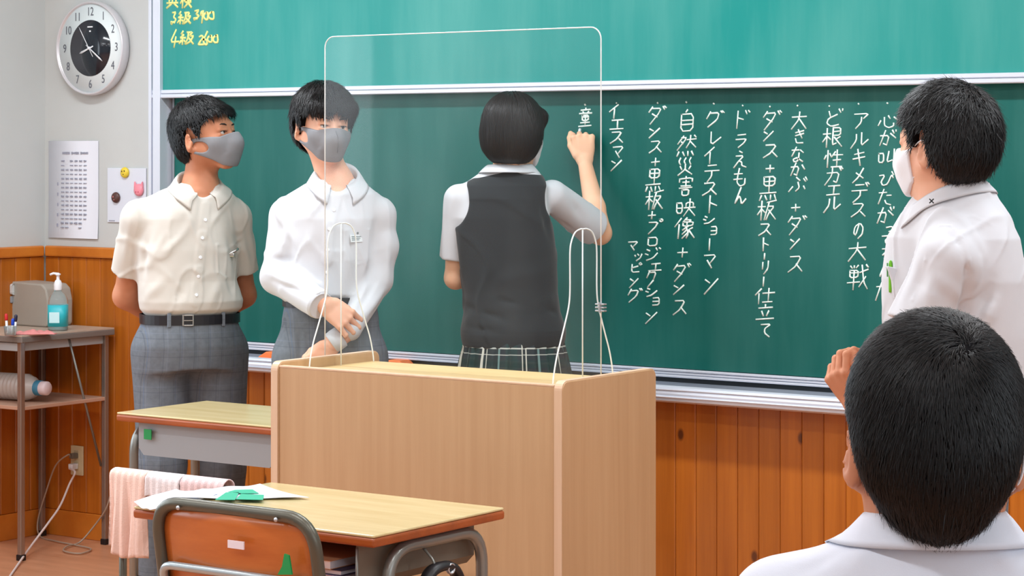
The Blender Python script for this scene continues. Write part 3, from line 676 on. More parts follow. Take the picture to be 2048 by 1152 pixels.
# cloths over that chair's back
def cloth(x0, x1, front, back, lab, c, seed, stripes=False):
    t = tag(empty('drying_cloth', (rk.location.x+(x0+x1)/2, rk.location.y, .60)), lab, 'cloth')
    rr = random.Random(seed); ph = [rr.uniform(0, 6) for _ in range(4)]; V = []; nx, ns = 26, 40; ztop = .695-.60+.006
    L = front+back
    for s in (0, 1):
        for i in range(nx+1):
            for j in range(ns+1):
                u = i/nx; q = j/ns*L; x = x0+(x1-x0)*u-(x0+x1)/2
                r = .021+s*.0028
                hang = abs(q-front)
                if hang < .033: an = (q-front)/.033*PI/2; y = math.sin(an)*r; z = ztop-.012+math.cos(an)*(r-.004)
                else: y = r*(1 if q > front else -1); z = ztop-.012-(hang-.033)
                w1 = max(0, hang-.03)*.16
                y += w1*(math.sin(u*13+ph[0])+.6*math.sin(u*27+ph[1]+q*6))*(1 if q > front else 1)*.5
                x += .03*math.sin(q*9+ph[2])*max(0, hang-.05)+rr.uniform(-.0006, .0006)
                z += (.012*math.sin(u*7+ph[3])-.03*u)*(hang/L if q < front else 0)
                V.append((x, y, z))
    n1 = ns+1; Q = (nx+1)*n1; Fc = []
    for i in range(nx):
        for j in range(ns):
            a = i*n1+j; Fc += [(a, a+1, a+n1+1, a+n1), (Q+a, Q+a+n1, Q+a+n1+1, Q+a+1)]
    for j in range(ns): Fc += [(j, j+Q, j+1+Q, j+1), (nx*n1+j, nx*n1+j+1, nx*n1+j+1+Q, nx*n1+j+Q)]
    for i in range(nx): Fc += [(i*n1, (i+1)*n1, (i+1)*n1+Q, i*n1+Q), (i*n1+ns, i*n1+ns+Q, (i+1)*n1+ns+Q, (i+1)*n1+ns)]
    m = bpy.data.materials.new('cloth'); m.use_nodes = True; T = Nt(m)
    sep = T.n('ShaderNodeSeparateXYZ'); T.l(T.coord(), sep.inputs[0])
    f = T.math('LESS_THAN', T.math('FRACT', T.math('MULTIPLY', sep.outputs[0], 48.0)), .45)
    T.l(T.mix(f, lin(c), lin(tuple(min(255, v+18) for v in c))), T.b.inputs['Base Color']); T.b.inputs['Roughness'].default_value = .95
    T.bump(T.noise(T.coord(), 260, 3), .7, .002)
    rawmesh('fabric', V, Fc, m, t)
    return t
cloth(-.205, -.085, .215, .10, 'pale pink cloth hanging longest at the left end of the rack', (228, 196, 184), 1)
cloth(-.082, .03, .075, .09, 'off white cloth folded over the middle of the rack rail', (222, 214, 216), 2)
cloth(.034, .17, .05, .09, 'short pinkish cloth at the right end of the rack rail', (216, 190, 190), 3)
# ---------------------------------------------------------------- corner trolley with its load
TX0, TX1, TY0, TY1 = -6.725, -6.365, 5.885, 6.335
t = tag(empty('side_table', ((TX0+TX1)/2, (TY0+TY1)/2, 0)), 'grey metal two tier stand in the left corner', 'table')
hx, hy = (TX1-TX0)/2, (TY1-TY0)/2
MB().box((-hx-.012, -hy-.012, .819), (hx+.022, hy+.006, .825)).build('top_sheet', mat('top_laminate', (186, 168, 152), .35, vary=.05), t)
MB().box((-hx-.014, -hy-.014, .797), (hx+.024, hy+.008, .8185), .003).build('top_edge', mat('edge_grey', (118, 110, 104), .5), t)
MB().box((-hx+.012, -hy+.004, .764), (hx-.01, hy-.01, .794), .002).build('drawer', mat('drawer_grey', (176, 184, 188), .4), t)
MB().box((-hx, -hy+.01, .548), (hx, hy-.01, .562), .002).build('shelf', mat('shelf_pinkish', (190, 150, 128), .4), t)
for sx in (-1, 1):
    for sy in (-1, 1):
        x, y = sx*(hx-.008), sy*(hy-.012)
        MB().box((x-.010, y-.010, .02), (x+.010, y+.010, .797), .002).build('leg', mat('chrome_leg', (160, 150, 142), .25, .7), t)
        MB().box((x-.013, y-.013, 0), (x+.013, y+.013, .022), .002).build('foot_cap', M['black'], t)
for sy in (1,):
    MB().tube([(hx-.008, -hy+.25, .794), (hx-.012, hy-.03, .30)], .0045, 8).build('brace', M['tube'], t)
# case of a small printer
p = onY(145, 655, 6.15)
t = tag(empty('printer', (-6.54, 6.262, .8255)), 'grey beige printer on the corner stand behind the sanitizer', 'printer')
case = mat('printer_case', (164, 158, 148), .5, vary=.03)
xr = onY(145, 600, 6.325).x+6.54
pr = [(-.213, .0), (xr-.012, .0), (xr-.002, .01), (xr, .10), (xr-.012, .145), (xr-.035, .162), (-.213, .168)]
MB().prism(pr, -.065, .065, 'y', .006).build('case', case, t)
MB().box((-.20, -.080, .118), (xr-.185, -.05, .160), .008).build('paper_cover', mat('cover_light', (206, 206, 204), .45), t)
MB().box((-.20, -.077, .085), (xr-.20, -.055, .112), .004).build('front_slot', mat('slot_grey', (140, 142, 146), .5), t)
# sanitizer pump bottle
p = onZ(116, 661, .825); sb = tag(empty('sanitizer_bottle', (p.x, p.y, .8255), YAW), 'clear pump bottle with turquoise label on the corner stand', 'bottle')
clear = mat('clear_plastic', (232, 244, 246), .08, Transmission_Weight=.85, IOR=1.2)
def sq_lathe(prof, seg=28, e=3.2, ax=.92, m=None, name='bottle', parent=None):
    b = MB(); rings = []
    for (r, z) in prof:
        ring = []
        for k in range(seg):
            a = 2*PI*k/seg; c, s = math.cos(a), math.sin(a); q = (abs(c)**e+abs(s)**e)**(-1/e) if r > .02 else 1
            ring.append(b.bm.verts.new((r*q*c, r*q*s*ax, z)))
        rings.append(ring)
    for A, B in zip(rings, rings[1:]):
        for k in range(seg): f = b.bm.faces.new((A[k], A[(k+1) % seg], B[(k+1) % seg], B[k])); f.smooth = True
    b.bm.faces.new(rings[0][::-1]); b.bm.faces.new(rings[-1]); return b.build(name, m, parent)
sq_lathe([(.032, 0), (.036, .004), (.036, .10), (.034, .118), (.026, .134), (.014, .146), (.012, .152)], m=clear, name='bottle_body', parent=sb)
sq_lathe([(.033, .005), (.0335, .008), (.0335, .058), (.001, .058)], m=mat('gel', (190, 226, 226), .1, Transmission_Weight=.6), name='gel', parent=sb)
sq_lathe([(.0368, .016), (.0368, .096)], m=mat('label_turquoise', (40, 178, 190), .4), name='label', parent=sb)
MB().box((-.026, -.0352, .030), (.012, -.034, .070), .001).build('label_panel', mat('label_pale', (200, 236, 240), .4), sb)
b = MB(); b.lathe([(.015, .150), (.0155, .153), (.0155, .174), (.011, .186), (.006, .190), (.006, .205), (.010, .207), (.010, .212), (.002, .214)], 20); b.tube([(.004, 0, .211), (-.018, 0, .213), (-.030, 0, .208)], .0045, 8)
b.build('pump_head', M['white'], sb)
# pens in a cup
t = tag(empty('pen_cup', onZ(8, 672, .8255)+Vector((.0, .03, 0))), 'small clear cup of coloured pens at the left end of the corner stand', 'cup')
MB().lathe([(.020, 0), (.024, .035), (.0225, .035), (.018, .003)], 20).build('cup', clear, t)
for k, (c, dx, dz, lab) in enumerate([((200, 30, 40), -.008, .075, 'red'), ((20, 70, 190), .010, .058, 'blue'), ((30, 30, 60), .014, .072, 'black')]):
    q = tag(empty('marker_pen', t.location+Vector((dx, (k-1)*.008, .004))), lab+' capped pen standing in the cup on the corner stand', 'pen', None)
    q.rotation_euler = (0, (dx)*8, 0)
    MB().lathe([(.0035, 0), (.0045, .006), (.0045, dz-.022)], 10).build('barrel', M['white'], q)
    MB().lathe([(.0055, dz-.024), (.0062, dz-.02), (.0062, dz-.004), (.004, dz), (.0005, dz+.001)], 12).build('cap', mat('pen_cap', c, .4), q)
# crumpled pink cloth
def rag(px, py, L, w_, seed, lab):
    p = onZ(px, py, .8255); t = tag(empty('folded_cloth', (p.x, p.y, .8255), YAW), lab, 'cloth'); rr = random.Random(seed)
    V = []; nx, ny = 24, 8; ph = [rr.uniform(0, 6) for _ in range(6)]
    for s in (0, 1):
        for i in range(nx+1):
            for j in range(ny+1):
                u, v = i/nx-.5, j/ny-.5; e = (1-(2*u)**4)*(1-(2*v)**4)
                h = (.006+.005*math.sin(u*14+ph[0])*math.cos(v*5+ph[1])+.004*math.sin(u*31+ph[2]+v*9))*e
                V.append((u*L, v*w_*(1+.25*math.sin(u*9+ph[3]))+.012*math.sin(u*6+ph[4]), .0005+(max(.001, h+.004*e) if s else 0)))
    n1 = ny+1; Q = (nx+1)*n1; Fc = []
    for i in range(nx):
        for j in range(ny):
            a = i*n1+j; Fc += [(a, a+1, a+n1+1, a+n1), (Q+a, Q+a+n1, Q+a+n1+1, Q+a+1)]
    for j in range(ny): Fc += [(j, j+Q, j+1+Q, j+1), (nx*n1+j, nx*n1+j+1, nx*n1+j+1+Q, nx*n1+j+Q)]
    for i in range(nx): Fc += [(i*n1, (i+1)*n1, (i+1)*n1+Q, i*n1+Q), (i*n1+ny, i*n1+ny+Q, (i+1)*n1+ny+Q, (i+1)*n1+ny)]
    rawmesh('fabric', V, Fc, mat('pink_cloth', (222, 140, 138), .9, bump=.4), t)
rag(66, 668, .17, .07, 4, 'crumpled pink cloth lying in front of the sanitizer')
# ribbed plastic bottle on the lower shelf
p = onZ(40, 800, .562)
t = tag(empty('ribbed_bottle', (-6.53, 6.03, .563+.052), .12), 'large ribbed plastic bottle lying on the lower shelf of the stand', 'bottle')
prof = [(.004, -.19)]; z = -.19
for k in range(13): prof += [(.046, z+.001), (.050, z+.006), (.050, z+.012), (.046, z+.017)]; z += .0185
prof += [(.046, z), (.040, z+.02), (.026, z+.04), (.022, z+.05), (.022, z+.055)]
rib = mat('milky_plastic', (216, 208, 202), .3, Transmission_Weight=.25)
MB().lathe(prof, 28, None, 'x').build('bottle_body', rib, t)
MB().lathe([(.0275, z+.028), (.0285, z+.03), (.0285, z+.058), (.0275, z+.06)], 24, None, 'x').build('neck_label', mat('label_teal', (60, 130, 160), .5), t)
MB().lathe([(.024, z+.055), (.026, z+.06), (.026, z+.085), (.022, z+.09), (.001, z+.091)], 24, None, 'x').build('cap', mat('cap_white', (225, 205, 208), .4), t)
# ---------------------------------------------------------------- socket and leads
p = onY(154, 921, WY-.02); t = tag(empty('wall_socket', (p.x, WY-.0145, p.z)), 'cream double wall socket on the pine panelling', 'socket')
MB().box((-.033, -.008, -.057), (.033, 0, .057), .003).build('cover_plate', mat('cream_plastic', (214, 200, 160), .5), t)
MB().box((-.013, -.0095, .004), (.013, -.007, .04), .001).box((-.013, -.0095, -.04), (.013, -.007, -.004), .001).build('socket_insert', mat('cream_dark', (196, 182, 146), .5), t)
sx, sy_, sz = p.x, WY-.0225, p.z
t = tag(empty('power_cable', (sx, sy_, sz-.02)), 'white power cable from the socket down to the floor at left', 'cable')
MB().prism([(-.010, -.012), (.010, -.012), (.012, .010), (-.012, .010)], -.034, -.001, 'y', .003).build('plug', M['white'], t)
pts = [Vector((sx, sy_-.034, sz-.028))]+[onY(150, 945, 6.31), onY(139, 968, 6.30), onY(120, 1012, 6.22), onY(95, 1048, 6.12), onY(60, 1095, 5.99)]+[onZ(32, 1135, .006), onZ(5, 1175, .006)]
MB().tube([q-t.location for q in spline(pts, 8)], .0042, 8).build('lead', mat('white_lead', (228, 214, 210), .5), t)
t = tag(empty('extension_cord', (sx, sy_, sz+.02)), 'grey cord looping on the floor beneath the corner stand', 'cable')
MB().prism([(-.011, -.010), (.011, -.010), (.011, .010), (-.011, .010)], -.03, -.001, 'y', .003).build('plug', mat('grey_plug', (110, 104, 92), .5), t)
pts = [Vector((sx-.003, sy_-.03, sz+.02)), onY(135, 910, 6.31), onY(112, 930, 6.30), onY(95, 975, 6.31), onY(76, 1040, 6.31), onZ(80, 1072, .006), onZ(110, 1082, .006), onZ(150, 1090, .006), onZ(182, 1098, .006), onZ(160, 1107, .006), onZ(128, 1102, .007), onZ(135, 1092, .009), onZ(160, 1084, .012), onY(190, 1050, 6.30), onY(212, 1018, 6.30), onY(222, 985, 6.30)]
MB().tube([q-t.location for q in spline(pts, 8)], .0032, 8).build('lead', mat('grey_lead', (170, 150, 132), .5), t)
# ================================================================ people: distance-field modelling, meshed with surface nets
f32 = np.float32
def A3(v): return np.array(v, dtype=f32)
class Sdf:
    """ordered list of operations on a distance field; k = smooth blend radius (m)"""
    def __init__(s): s.ops = []; s.lo = np.full(3, 9e9); s.hi = -s.lo
    def grow(s, p, r):
        p = np.asarray(p, float); s.lo = np.minimum(s.lo, p-r); s.hi = np.maximum(s.hi, p+r)
    def put(s, fn, k, mode):
        s.ops.append((fn, k, mode)); return s
    def cone(s, a, b, r1, r2, k=.02, mode='u'):
        a = A3(a); b = A3(b); ab = b-a; L2 = float(ab@ab)+1e-9
        if mode == 'u': s.grow(a, r1); s.grow(b, r2)
        def fn(P):
            q = P-a; t = np.clip((q@ab)/L2, 0, 1)
            return np.sqrt(((q-t[:, None]*ab)**2).sum(1))-(r1+(r2-r1)*t)
        return s.put(fn, k, mode)
    def chain(s, pts, rs, k=.02, mode='u'):
        for (a, b, r1, r2) in zip(pts, pts[1:], rs, rs[1:]): s.cone(a, b, r1, r2, k, mode)
        return s
    def ell(s, c, r, k=.02, mode='u', R=None):
        c = A3(c); r = A3(r); R = None if R is None else np.array(R, dtype=f32)
        if mode == 'u': s.grow(c, max(r))
        def fn(P):
            q = P-c
            if R is not None: q = q@R
            k0 = np.sqrt(((q/r)**2).sum(1)); k1 = np.sqrt(((q/(r*r))**2).sum(1))+1e-9
            return k0*(k0-1)/k1
        return s.put(fn, k, mode)
    def loft(s, secs, k=.02, yaw=0, e=2.3, mode='u', c=(0, 0)):
        """secs rows (z, cx, cy, rx, ry); sections turned by yaw about the axis"""
        S = np.array(sorted(secs), dtype=f32); cy_, sy_ = math.cos(yaw), math.sin(yaw)
        if mode == 'u':
            for z, cx, cy, rx, ry in S: s.grow((cx+c[0], cy+c[1], z), max(rx, ry))
        z0, z1 = S[0, 0], S[-1, 0]
        def fn(P):
            z = P[:, 2]; zc = np.clip(z, z0, z1); I = [np.interp(zc, S[:, 0], S[:, i]) for i in range(1, 5)]
            x = P[:, 0]-I[0]-c[0]; y = P[:, 1]-I[1]-c[1]; x, y = x*cy_+y*sy_, -x*sy_+y*cy_
            rho = ((np.abs(x)/I[2])**e+(np.abs(y)/I[3])**e)**(1/e)
            rr = np.sqrt(x*x+y*y)+1e-6
            d = rr*(1-1/np.maximum(rho, 1e-3)); d = np.where(rho < .15, -np.minimum(I[2], I[3])*.85, d)
            dz = np.maximum(z0-z, z-z1)
            return np.where((d > 0) & (dz > 0), np.sqrt(d*d+dz*dz), np.maximum(d, dz))
        return s.put(fn, k, mode)
    def fold(s, a, b, w_, amp):
        a = A3(a); b = A3(b); ab = b-a; L2 = float(ab@ab)+1e-9
        def fn(P):
            q = P-a; tt = (q@ab)/L2; t = np.clip(tt, 0, 1); d2 = ((q-t[:, None]*ab)**2).sum(1)
            taper = np.clip(1-np.abs(t-.5)*1.6, .15, 1)
            return -amp*taper*np.exp(-d2/(w_*w_))
        return s.put(fn, 0, 'add')
    def raise_line(s, a, b, fn_):
        a = A3(a); b = A3(b); ab = b-a; L2 = float(ab@ab)+1e-9
        def fn(P):
            q = P-a; t = np.clip((q@ab)/L2, 0, 1); return -fn_(np.sqrt(((q-t[:, None]*ab)**2).sum(1)))
        return s.put(fn, 0, 'add')
    def wav(s, amp, fr, seed, dirs=5, box=None):
        r = np.random.RandomState(seed); D = r.randn(dirs, 3); D /= np.linalg.norm(D, axis=1)[:, None]; D *= fr; ph = r.rand(dirs)*6.28
        D = D.astype(f32)
        def fn(P):
            v = 0
            for d_, p in zip(D, ph): v = v+np.sin(P@d_+p+1.3*np.sin(P@np.roll(d_, 1)*.6+p*2))
            return amp*v/dirs
        return s.put(fn, 0, 'add')
    def crease(s, amp, fr, seed, stretch=(1, 1, .45), sharp=2.6):
        """sporadic soft cloth creases"""
        r = np.random.RandomState(seed); D = (r.randn(6, 3)*stretch); D /= np.linalg.norm(D, axis=1)[:, None]; ph = r.rand(8)*6.28; D = D.astype(f32)
        def fn(P):
            n = 0; m = 0
            for i in range(3): n = n+np.sin(P@D[i]*fr*(1+.3*i)+ph[i]+1.5*np.sin(P@D[(i+1) % 3]*fr*.5+ph[i+3]))
            for i in (3, 4, 5): m = m+np.sin(P@D[i]*fr*.55+ph[i])
            return -amp*np.exp(-(n*sharp)**2)*np.clip(m*.6+.55, 0, 1)
        return s.put(fn, 0, 'add')
    def use(s, o, k=.02, mode='u'):
        if mode == 'u': s.lo = np.minimum(s.lo, o.lo); s.hi = np.maximum(s.hi, o.hi)
        return s.put(o, k, mode)
    def fn(s, fn, k=0, mode='i'): return s.put(fn, k, mode)
    def xf(s, R, c, sc=1.0):
        """this field placed with axes R (columns) at c"""
        R = np.array(R, dtype=f32); c = A3(c); o = Sdf()
        cs = np.array([[x, y, z] for x in (s.lo[0], s.hi[0]) for y in (s.lo[1], s.hi[1]) for z in (s.lo[2], s.hi[2])])*sc
        w_ = cs@R.T+c; o.lo = w_.min(0); o.hi = w_.max(0)
        lo, hi = o.lo-.045, o.hi+.045; mid, half = ((lo+hi)/2).astype(f32), ((hi-lo)/2).astype(f32)
        def fn(P):
            q = np.abs(P-mid)-half; out = np.maximum(q, 0); d = np.sqrt((out*out).sum(1))+.045; m = (q < 0).all(1)
            if m.any(): d[m] = s(((P[m]-c)@R)/sc)*sc
            return d
        o.ops = [(fn, 0, 'u')]; return o
    def __call__(s, P):
        d = None
        for fn, k, mode in s.ops:
            v = fn(P)
            if d is None: d = v; continue
            if mode == 'add': d = d+v
            elif mode == 'u':
                if k > 0: h = np.clip(.5+.5*(v-d)/k, 0, 1); d = v+(d-v)*h-k*h*(1-h)
                else: d = np.minimum(d, v)
            else:
                if mode == 's': v = -v
                if k > 0: h = np.clip(.5-.5*(v-d)/k, 0, 1); d = v+(d-v)*h+k*h*(1-h)
                else: d = np.maximum(d, v)
        return d
def nets(sdf, h, lo=None, hi=None, B=8):
    lo = np.array(lo if lo is not None else sdf.lo, float)-2.5*h; hi = np.array(hi if hi is not None else sdf.hi, float)+2.5*h
    nb = np.ceil((hi-lo)/(h*B)).astype(int); n = nb*B
    ctr = np.stack(np.meshgrid(*[lo[i]+(np.arange(nb[i])+.5)*B*h for i in range(3)], indexing='ij'), -1).reshape(-1, 3).astype(f32)
    dc = sdf(ctr); act = np.abs(dc) < B*h*1.05+.012
    V = np.repeat(np.repeat(np.repeat(np.where(dc > 0, 1, -1).astype(f32).reshape(nb), B, 0), B, 1), B, 2)
    ids = np.argwhere(act.reshape(nb)); loc = np.stack(np.meshgrid(*[np.arange(B)]*3, indexing='ij'), -1).reshape(-1, 3)
    for c0 in range(0, len(ids), 600):
        idx = (ids[c0:c0+600, None, :]*B+loc[None]).reshape(-1, 3)
        V[idx[:, 0], idx[:, 1], idx[:, 2]] = sdf((lo+idx*h).astype(f32))
    V[0] = V[-1] = 1; V[:, 0] = V[:, -1] = 1; V[:, :, 0] = V[:, :, -1] = 1
    neg = V < 0; sh = tuple(x-1 for x in V.shape); cnt = np.zeros(sh, dtype=np.int8)
    offs = [(i, j, k) for i in (0, 1) for j in (0, 1) for k in (0, 1)]
    for i, j, k in offs: cnt += neg[i:i+sh[0], j:j+sh[1], k:k+sh[2]]
    cell = np.argwhere((cnt > 0) & (cnt < 8)); idx = np.full(sh, -1, dtype=np.int32); idx[cell[:, 0], cell[:, 1], cell[:, 2]] = np.arange(len(cell))
    cv = {o: V[cell[:, 0]+o[0], cell[:, 1]+o[1], cell[:, 2]+o[2]] for o in offs}
    acc = np.zeros((len(cell), 3)); num = np.zeros(len(cell))
    for a in offs:
        for ax in range(3):
            if a[ax]: continue
            b = list(a); b[ax] = 1; va, vb = cv[a], cv[tuple(b)]; m = (va < 0) != (vb < 0)
            t = np.where(m, va/np.where(m, va-vb, 1), 0); t = np.clip(t, 0, 1)
            for q in range(3): acc[:, q] += np.where(m, a[q]+(t if q == ax else 0), 0)
            num += m
    P = lo+(cell+acc/num[:, None])*h
    Fs = []
    for ax in range(3):
        b, c = (ax+1) % 3, (ax+2) % 3
        sl0 = [slice(None)]*3; sl1 = [slice(None)]*3; sl0[ax] = slice(0, -1); sl1[ax] = slice(1, None)
        e = np.argwhere(neg[tuple(sl0)] != neg[tuple(sl1)])
        e = e[(e[:, b] > 0) & (e[:, c] > 0) & (e[:, b] < sh[b]) & (e[:, c] < sh[c])]
        s0 = neg[e[:, 0], e[:, 1], e[:, 2]]
        def at(db, dc_):
            q = e.copy(); q[:, b] += db; q[:, c] += dc_; return idx[q[:, 0], q[:, 1], q[:, 2]]
        Q = np.stack([at(-1, -1), at(0, -1), at(0, 0), at(-1, 0)], 1)
        Q[~s0] = Q[~s0][:, ::-1]; Fs.append(Q)
    Fq = np.concatenate(Fs); Fq = Fq[(Fq >= 0).all(1)]
    return P.astype(f32), Fq
def grad(sdf, P, e=.002):
    P = P.astype(f32); T = np.array([[1, -1, -1], [-1, -1, 1], [-1, 1, -1], [1, 1, 1]], dtype=f32)
    g = sum(t[None]*sdf(P+t*e)[:, None] for t in T); return g/(np.linalg.norm(g, axis=1)[:, None]+1e-9)
def smesh(sdf, h, name, m, parent, lab=None, **kw):
    P, Fq = nets(sdf, h, **kw)
    o = rawmesh(name, P, Fq, m, parent)
    if lab: o['label'] = lab
    return o
# ---- materials
def skin(name, c, c2):
    m = bpy.data.materials.new(name); m.use_nodes = True; T = Nt(m)
    f = T.ramp(T.noise(T.coord((9, 9, 9)), 1, 3), .35, .65)
    T.l(T.mix(f, lin(c), lin(c2)), T.b.inputs['Base Color']); T.b.inputs['Roughness'].default_value = .55; T.b.inputs['Specular IOR Level'].default_value = .3
    T.b.inputs['Subsurface Weight'].default_value = .12; T.b.inputs['Subsurface Radius'].default_value = (.012, .004, .002); T.b.inputs['Subsurface Scale'].default_value = .6
    T.bump(T.noise(T.coord(), 180, 3), .08, .001); return m
def fabric(name, c, bmp=.25, sc=900, rough=.85, vary=.03):
    m = bpy.data.materials.new(name); m.use_nodes = True; T = Nt(m); L = lin(c)
    f = T.ramp(T.noise(T.coord(), 14, 4), .3, .7)
    T.l(T.mix(f, tuple(v*(1-vary) for v in L[:3])+(1,), L), T.b.inputs['Base Color']); T.b.inputs['Roughness'].default_value = rough
    T.b.inputs['Sheen Weight'].default_value = .15; T.b.inputs['Specular IOR Level'].default_value = .25
    T.bump(T.noise(T.coord(), sc, 2), bmp, .0006); return m
def plaid(name, base, sets, vec=None, rough=.85):
    """sets: (axis, period, offset, width, colour, strength)"""
    m = bpy.data.materials.new(name); m.use_nodes = True; T = Nt(m)
    sep = T.n('ShaderNodeSeparateXYZ')
    if vec: at = T.n('ShaderNodeAttribute', attribute_name=vec); T.l(at.outputs['Vector'], sep.inputs[0])
    else: T.l(T.coord(), sep.inputs[0])
    nz = T.noise(T.coord((60, 60, 60)), 1, 4)
    col = T.mix(nz, lin(tuple(v*.86 for v in base)), lin(tuple(min(255, v*1.1) for v in base)))
    for ax, per, off, wd, c, st in sets:
        v = sep.outputs[ax]
        if ax == 0 and not vec: v = T.math('ADD', v, T.math('MULTIPLY', sep.outputs[1], .55))
        fr_ = T.math('FRACT', T.math('MULTIPLY_ADD', v, 1/per, off))
        f = T.math('MULTIPLY', T.math('LESS_THAN', fr_, wd), st)
        col = T.mix(f, col, lin(c))
    T.l(col, T.b.inputs['Base Color']); T.b.inputs['Roughness'].default_value = rough; T.b.inputs['Specular IOR Level'].default_value = .2
    T.bump(T.noise(T.coord(), 700, 2), .3, .0006); return m
def hairmat(name, c=(9, 9, 11)):
    m = mat(name, c, .42, spec=.32); return m
M['skin1'] = skin('skin_tanned', (178, 114, 82), (202, 140, 108)); M['skin2'] = skin('skin_fair', (222, 166, 138), (232, 182, 154))
M['skin3'] = skin('skin_light', (234, 184, 150), (240, 196, 164)); M['lips'] = mat('lips', (180, 96, 88), .5)
M['hair'] = hairmat('black_hair'); M['hair2'] = hairmat('dark_hair', (16, 14, 15)); M['scalp'] = mat('hair_base', (14, 13, 15), .8, spec=.1)
M['shirt1'] = fabric('shirt_cream', (204, 200, 192)); M['shirt2'] = fabric('shirt_white', (204, 207, 212)); M['shirt3'] = fabric('shirt_rear', (204, 205, 210)); M['shirt4'] = fabric('shirt_bluish', (220, 224, 236))
M['mask_grey'] = mat('mask_foam', (126, 127, 131), .85, bump=.2, bscale=900); M['mask_white'] = mat('mask_white', (232, 234, 240), .8, bump=.2, bscale=500)
M['trous'] = plaid('trouser_check', (108, 115, 123), [(0, .052, .1, .05, (124, 134, 150), .3), (0, .052, .32, .04, (64, 70, 82), .35), (2, .058, .2, .05, (120, 130, 146), .28), (2, .058, .5, .05, (66, 72, 84), .28), (0, .104, .6, .02, (84, 108, 146), .3)])
M['vest'] = fabric('knit_vest', (42, 46, 49), .06, 120, .95, .05); M['belt'] = mat('belt_leather', (24, 24, 30), .4); M['steel'] = mat('buckle_steel', (190, 190, 186), .25, .9)
M['eye_w'] = mat('eye_white', (206, 198, 192), .2); M['iris'] = mat('iris_dark', (28, 16, 12), .15); M['brow'] = mat('eyebrow', (30, 24, 22), .8); M['shoe'] = mat('indoor_shoe', (226, 226, 224), .5)
# ---- person frame: x to the image right, y away from the camera, z up; origin on the floor
class Person:
    def __init__(s, px0, d0, label):
        s.px0, s.d0 = px0, d0; s.u0 = (px0-1024)/F*d0; p = W(px0, 300, d0)
        s.root = tag(empty('person', (p.x, p.y, 0), YAW), label, 'person')
    def J(s, px, py, v=0):
        d = s.d0+v; return np.array([(px-1024)/F*d-s.u0, v, EYE-(py-HORIZON)/F*d])
    def folds(s, Sh, rows):
        """cloth folds drawn along pixel lines, laid on the surface itself"""
        todo = []
        for (x1, y1), (x2, y2), w_, am in rows:
            a, b = s.hit(Sh, x1, y1)[0], s.hit(Sh, x2, y2)[0]
            if a is not None and b is not None and np.linalg.norm(a-b) < .35: todo.append((a, b, w_, am))
        for a, b, w_, am in todo: Sh.fold(a, b, w_, am)
    def hit(s, sdf, px, py, v0=-.6, back=False):
        """point and normal where the camera ray meets the field"""
        v = v0
        for _ in range(120):
            q = s.J(px, py, v); d = float(sdf(q[None].astype(f32))[0])
            if abs(d) < .0004: break
            v += d*.8
            if v > .8: return None, None
        return q, grad(sdf, q[None])[0].astype(float)
def axes(yaw, pitch=0, roll=0):
    """head axes: yaw 0 faces the camera (-y), +yaw turns towards image right; pitch + looks down. columns = x (its left), y fwd, z up"""
    f = np.array([math.sin(yaw)*math.cos(pitch), -math.cos(yaw)*math.cos(pitch), -math.sin(pitch)])
    x = np.cross(f, [0, 0, 1]); x /= np.linalg.norm(x); z = np.cross(x, f)
    c, s_ = math.cos(roll), math.sin(roll); x, z = x*c+z*s_, z*c-x*s_
    return np.stack([x, f, z], 1)
def head_parts(fem=False):
    """skull, face and ears in head coordinates (origin at eye level, y forward)"""
    H = Sdf()
    H.ell((0, -.014, .030), (.074, .092, .084), .02)
    H.ell((0, .022, -.022), (.063, .062, .080), .03)
    for s in (-1, 1):
        H.cone((s*.052, -.004, -.050), (s*.014, .060, -.092), .020, .017, .03)
        H.ell((s*.036, .054, -.030), (.026, .024, .024), .02)
    H.cone((-.008, .066, -.095), (.008, .066, -.095), .016, .016, .02)
    H.cone((-.034, .068, .020), (.034, .068, .020), .014, .014, .02)
    for s in (-1, 1): H.ell((s*.031, .096, -.001), (.017, .014, .011), .012, 's')
    H.cone((0, .080, .006), (0, .100, -.034), .008, .011, .012)
    for s in (-1, 1): H.ell((s*.011, .090, -.038), (.008, .010, .007), .007)
    H.ell((0, .086, -.066), (.021, .009, .008), .008)
    for s in (-1, 1):
        H.cone((s*.046, .074, .0060), (s*.019, .085, .0060), .0052, .0054, .006)
        H.cone((s*.044, .075, -.0090), (s*.020, .083, -.0096), .0046, .0046, .006)
    E = Sdf()
    for s in (-1, 1):
        R = axes(0); c, n = math.cos(.35*s), math.sin(.35*s)
        Re = np.array([[c, -n*0, 0], [0, 1, 0], [0, 0, 1]]); Re = np.array([[math.cos(.58), s*math.sin(.58), 0], [-s*math.sin(.58), math.cos(.58), 0], [0, 0, 1.]])
        E.ell((s*.083, -.020, -.022), (.0075, .0185, .031), .004, 'u', Re)
        E.ell((s*.076, -.010, -.047), (.007, .009, .010), .008)
        E.ell((s*.092, -.015, -.017), (.007, .0115, .021), .004, 's', Re)
        E.ell((s*.083, -.008, -.026), (.006, .005, .008), .004)
    H.use(E, .006)
    return H
HEAD = head_parts(); HEAD.lo = np.array([-.10, -.12, -.125]); HEAD.hi = np.array([.10, .12, .125])
FACE = Sdf(); FACE.ops = HEAD.ops[:-1]; FACE.lo, FACE.hi = HEAD.lo, HEAD.hi
def zh_boy(y, x):        # lower edge of short hair
    return np.interp(y, [-.12, -.06, -.036, -.030, -.004, .004, .016, .026, .040, .060, .075, .12], [-.088, -.092, -.060, .026, .030, .000, -.010, .026, .040, .058, .066, .068])
def zh_bob(y, x):
    return np.interp(y, [-.12, -.04, .0, .035, .05, .08, .12], [-.108, -.110, -.104, -.085, .030, .040, .040])
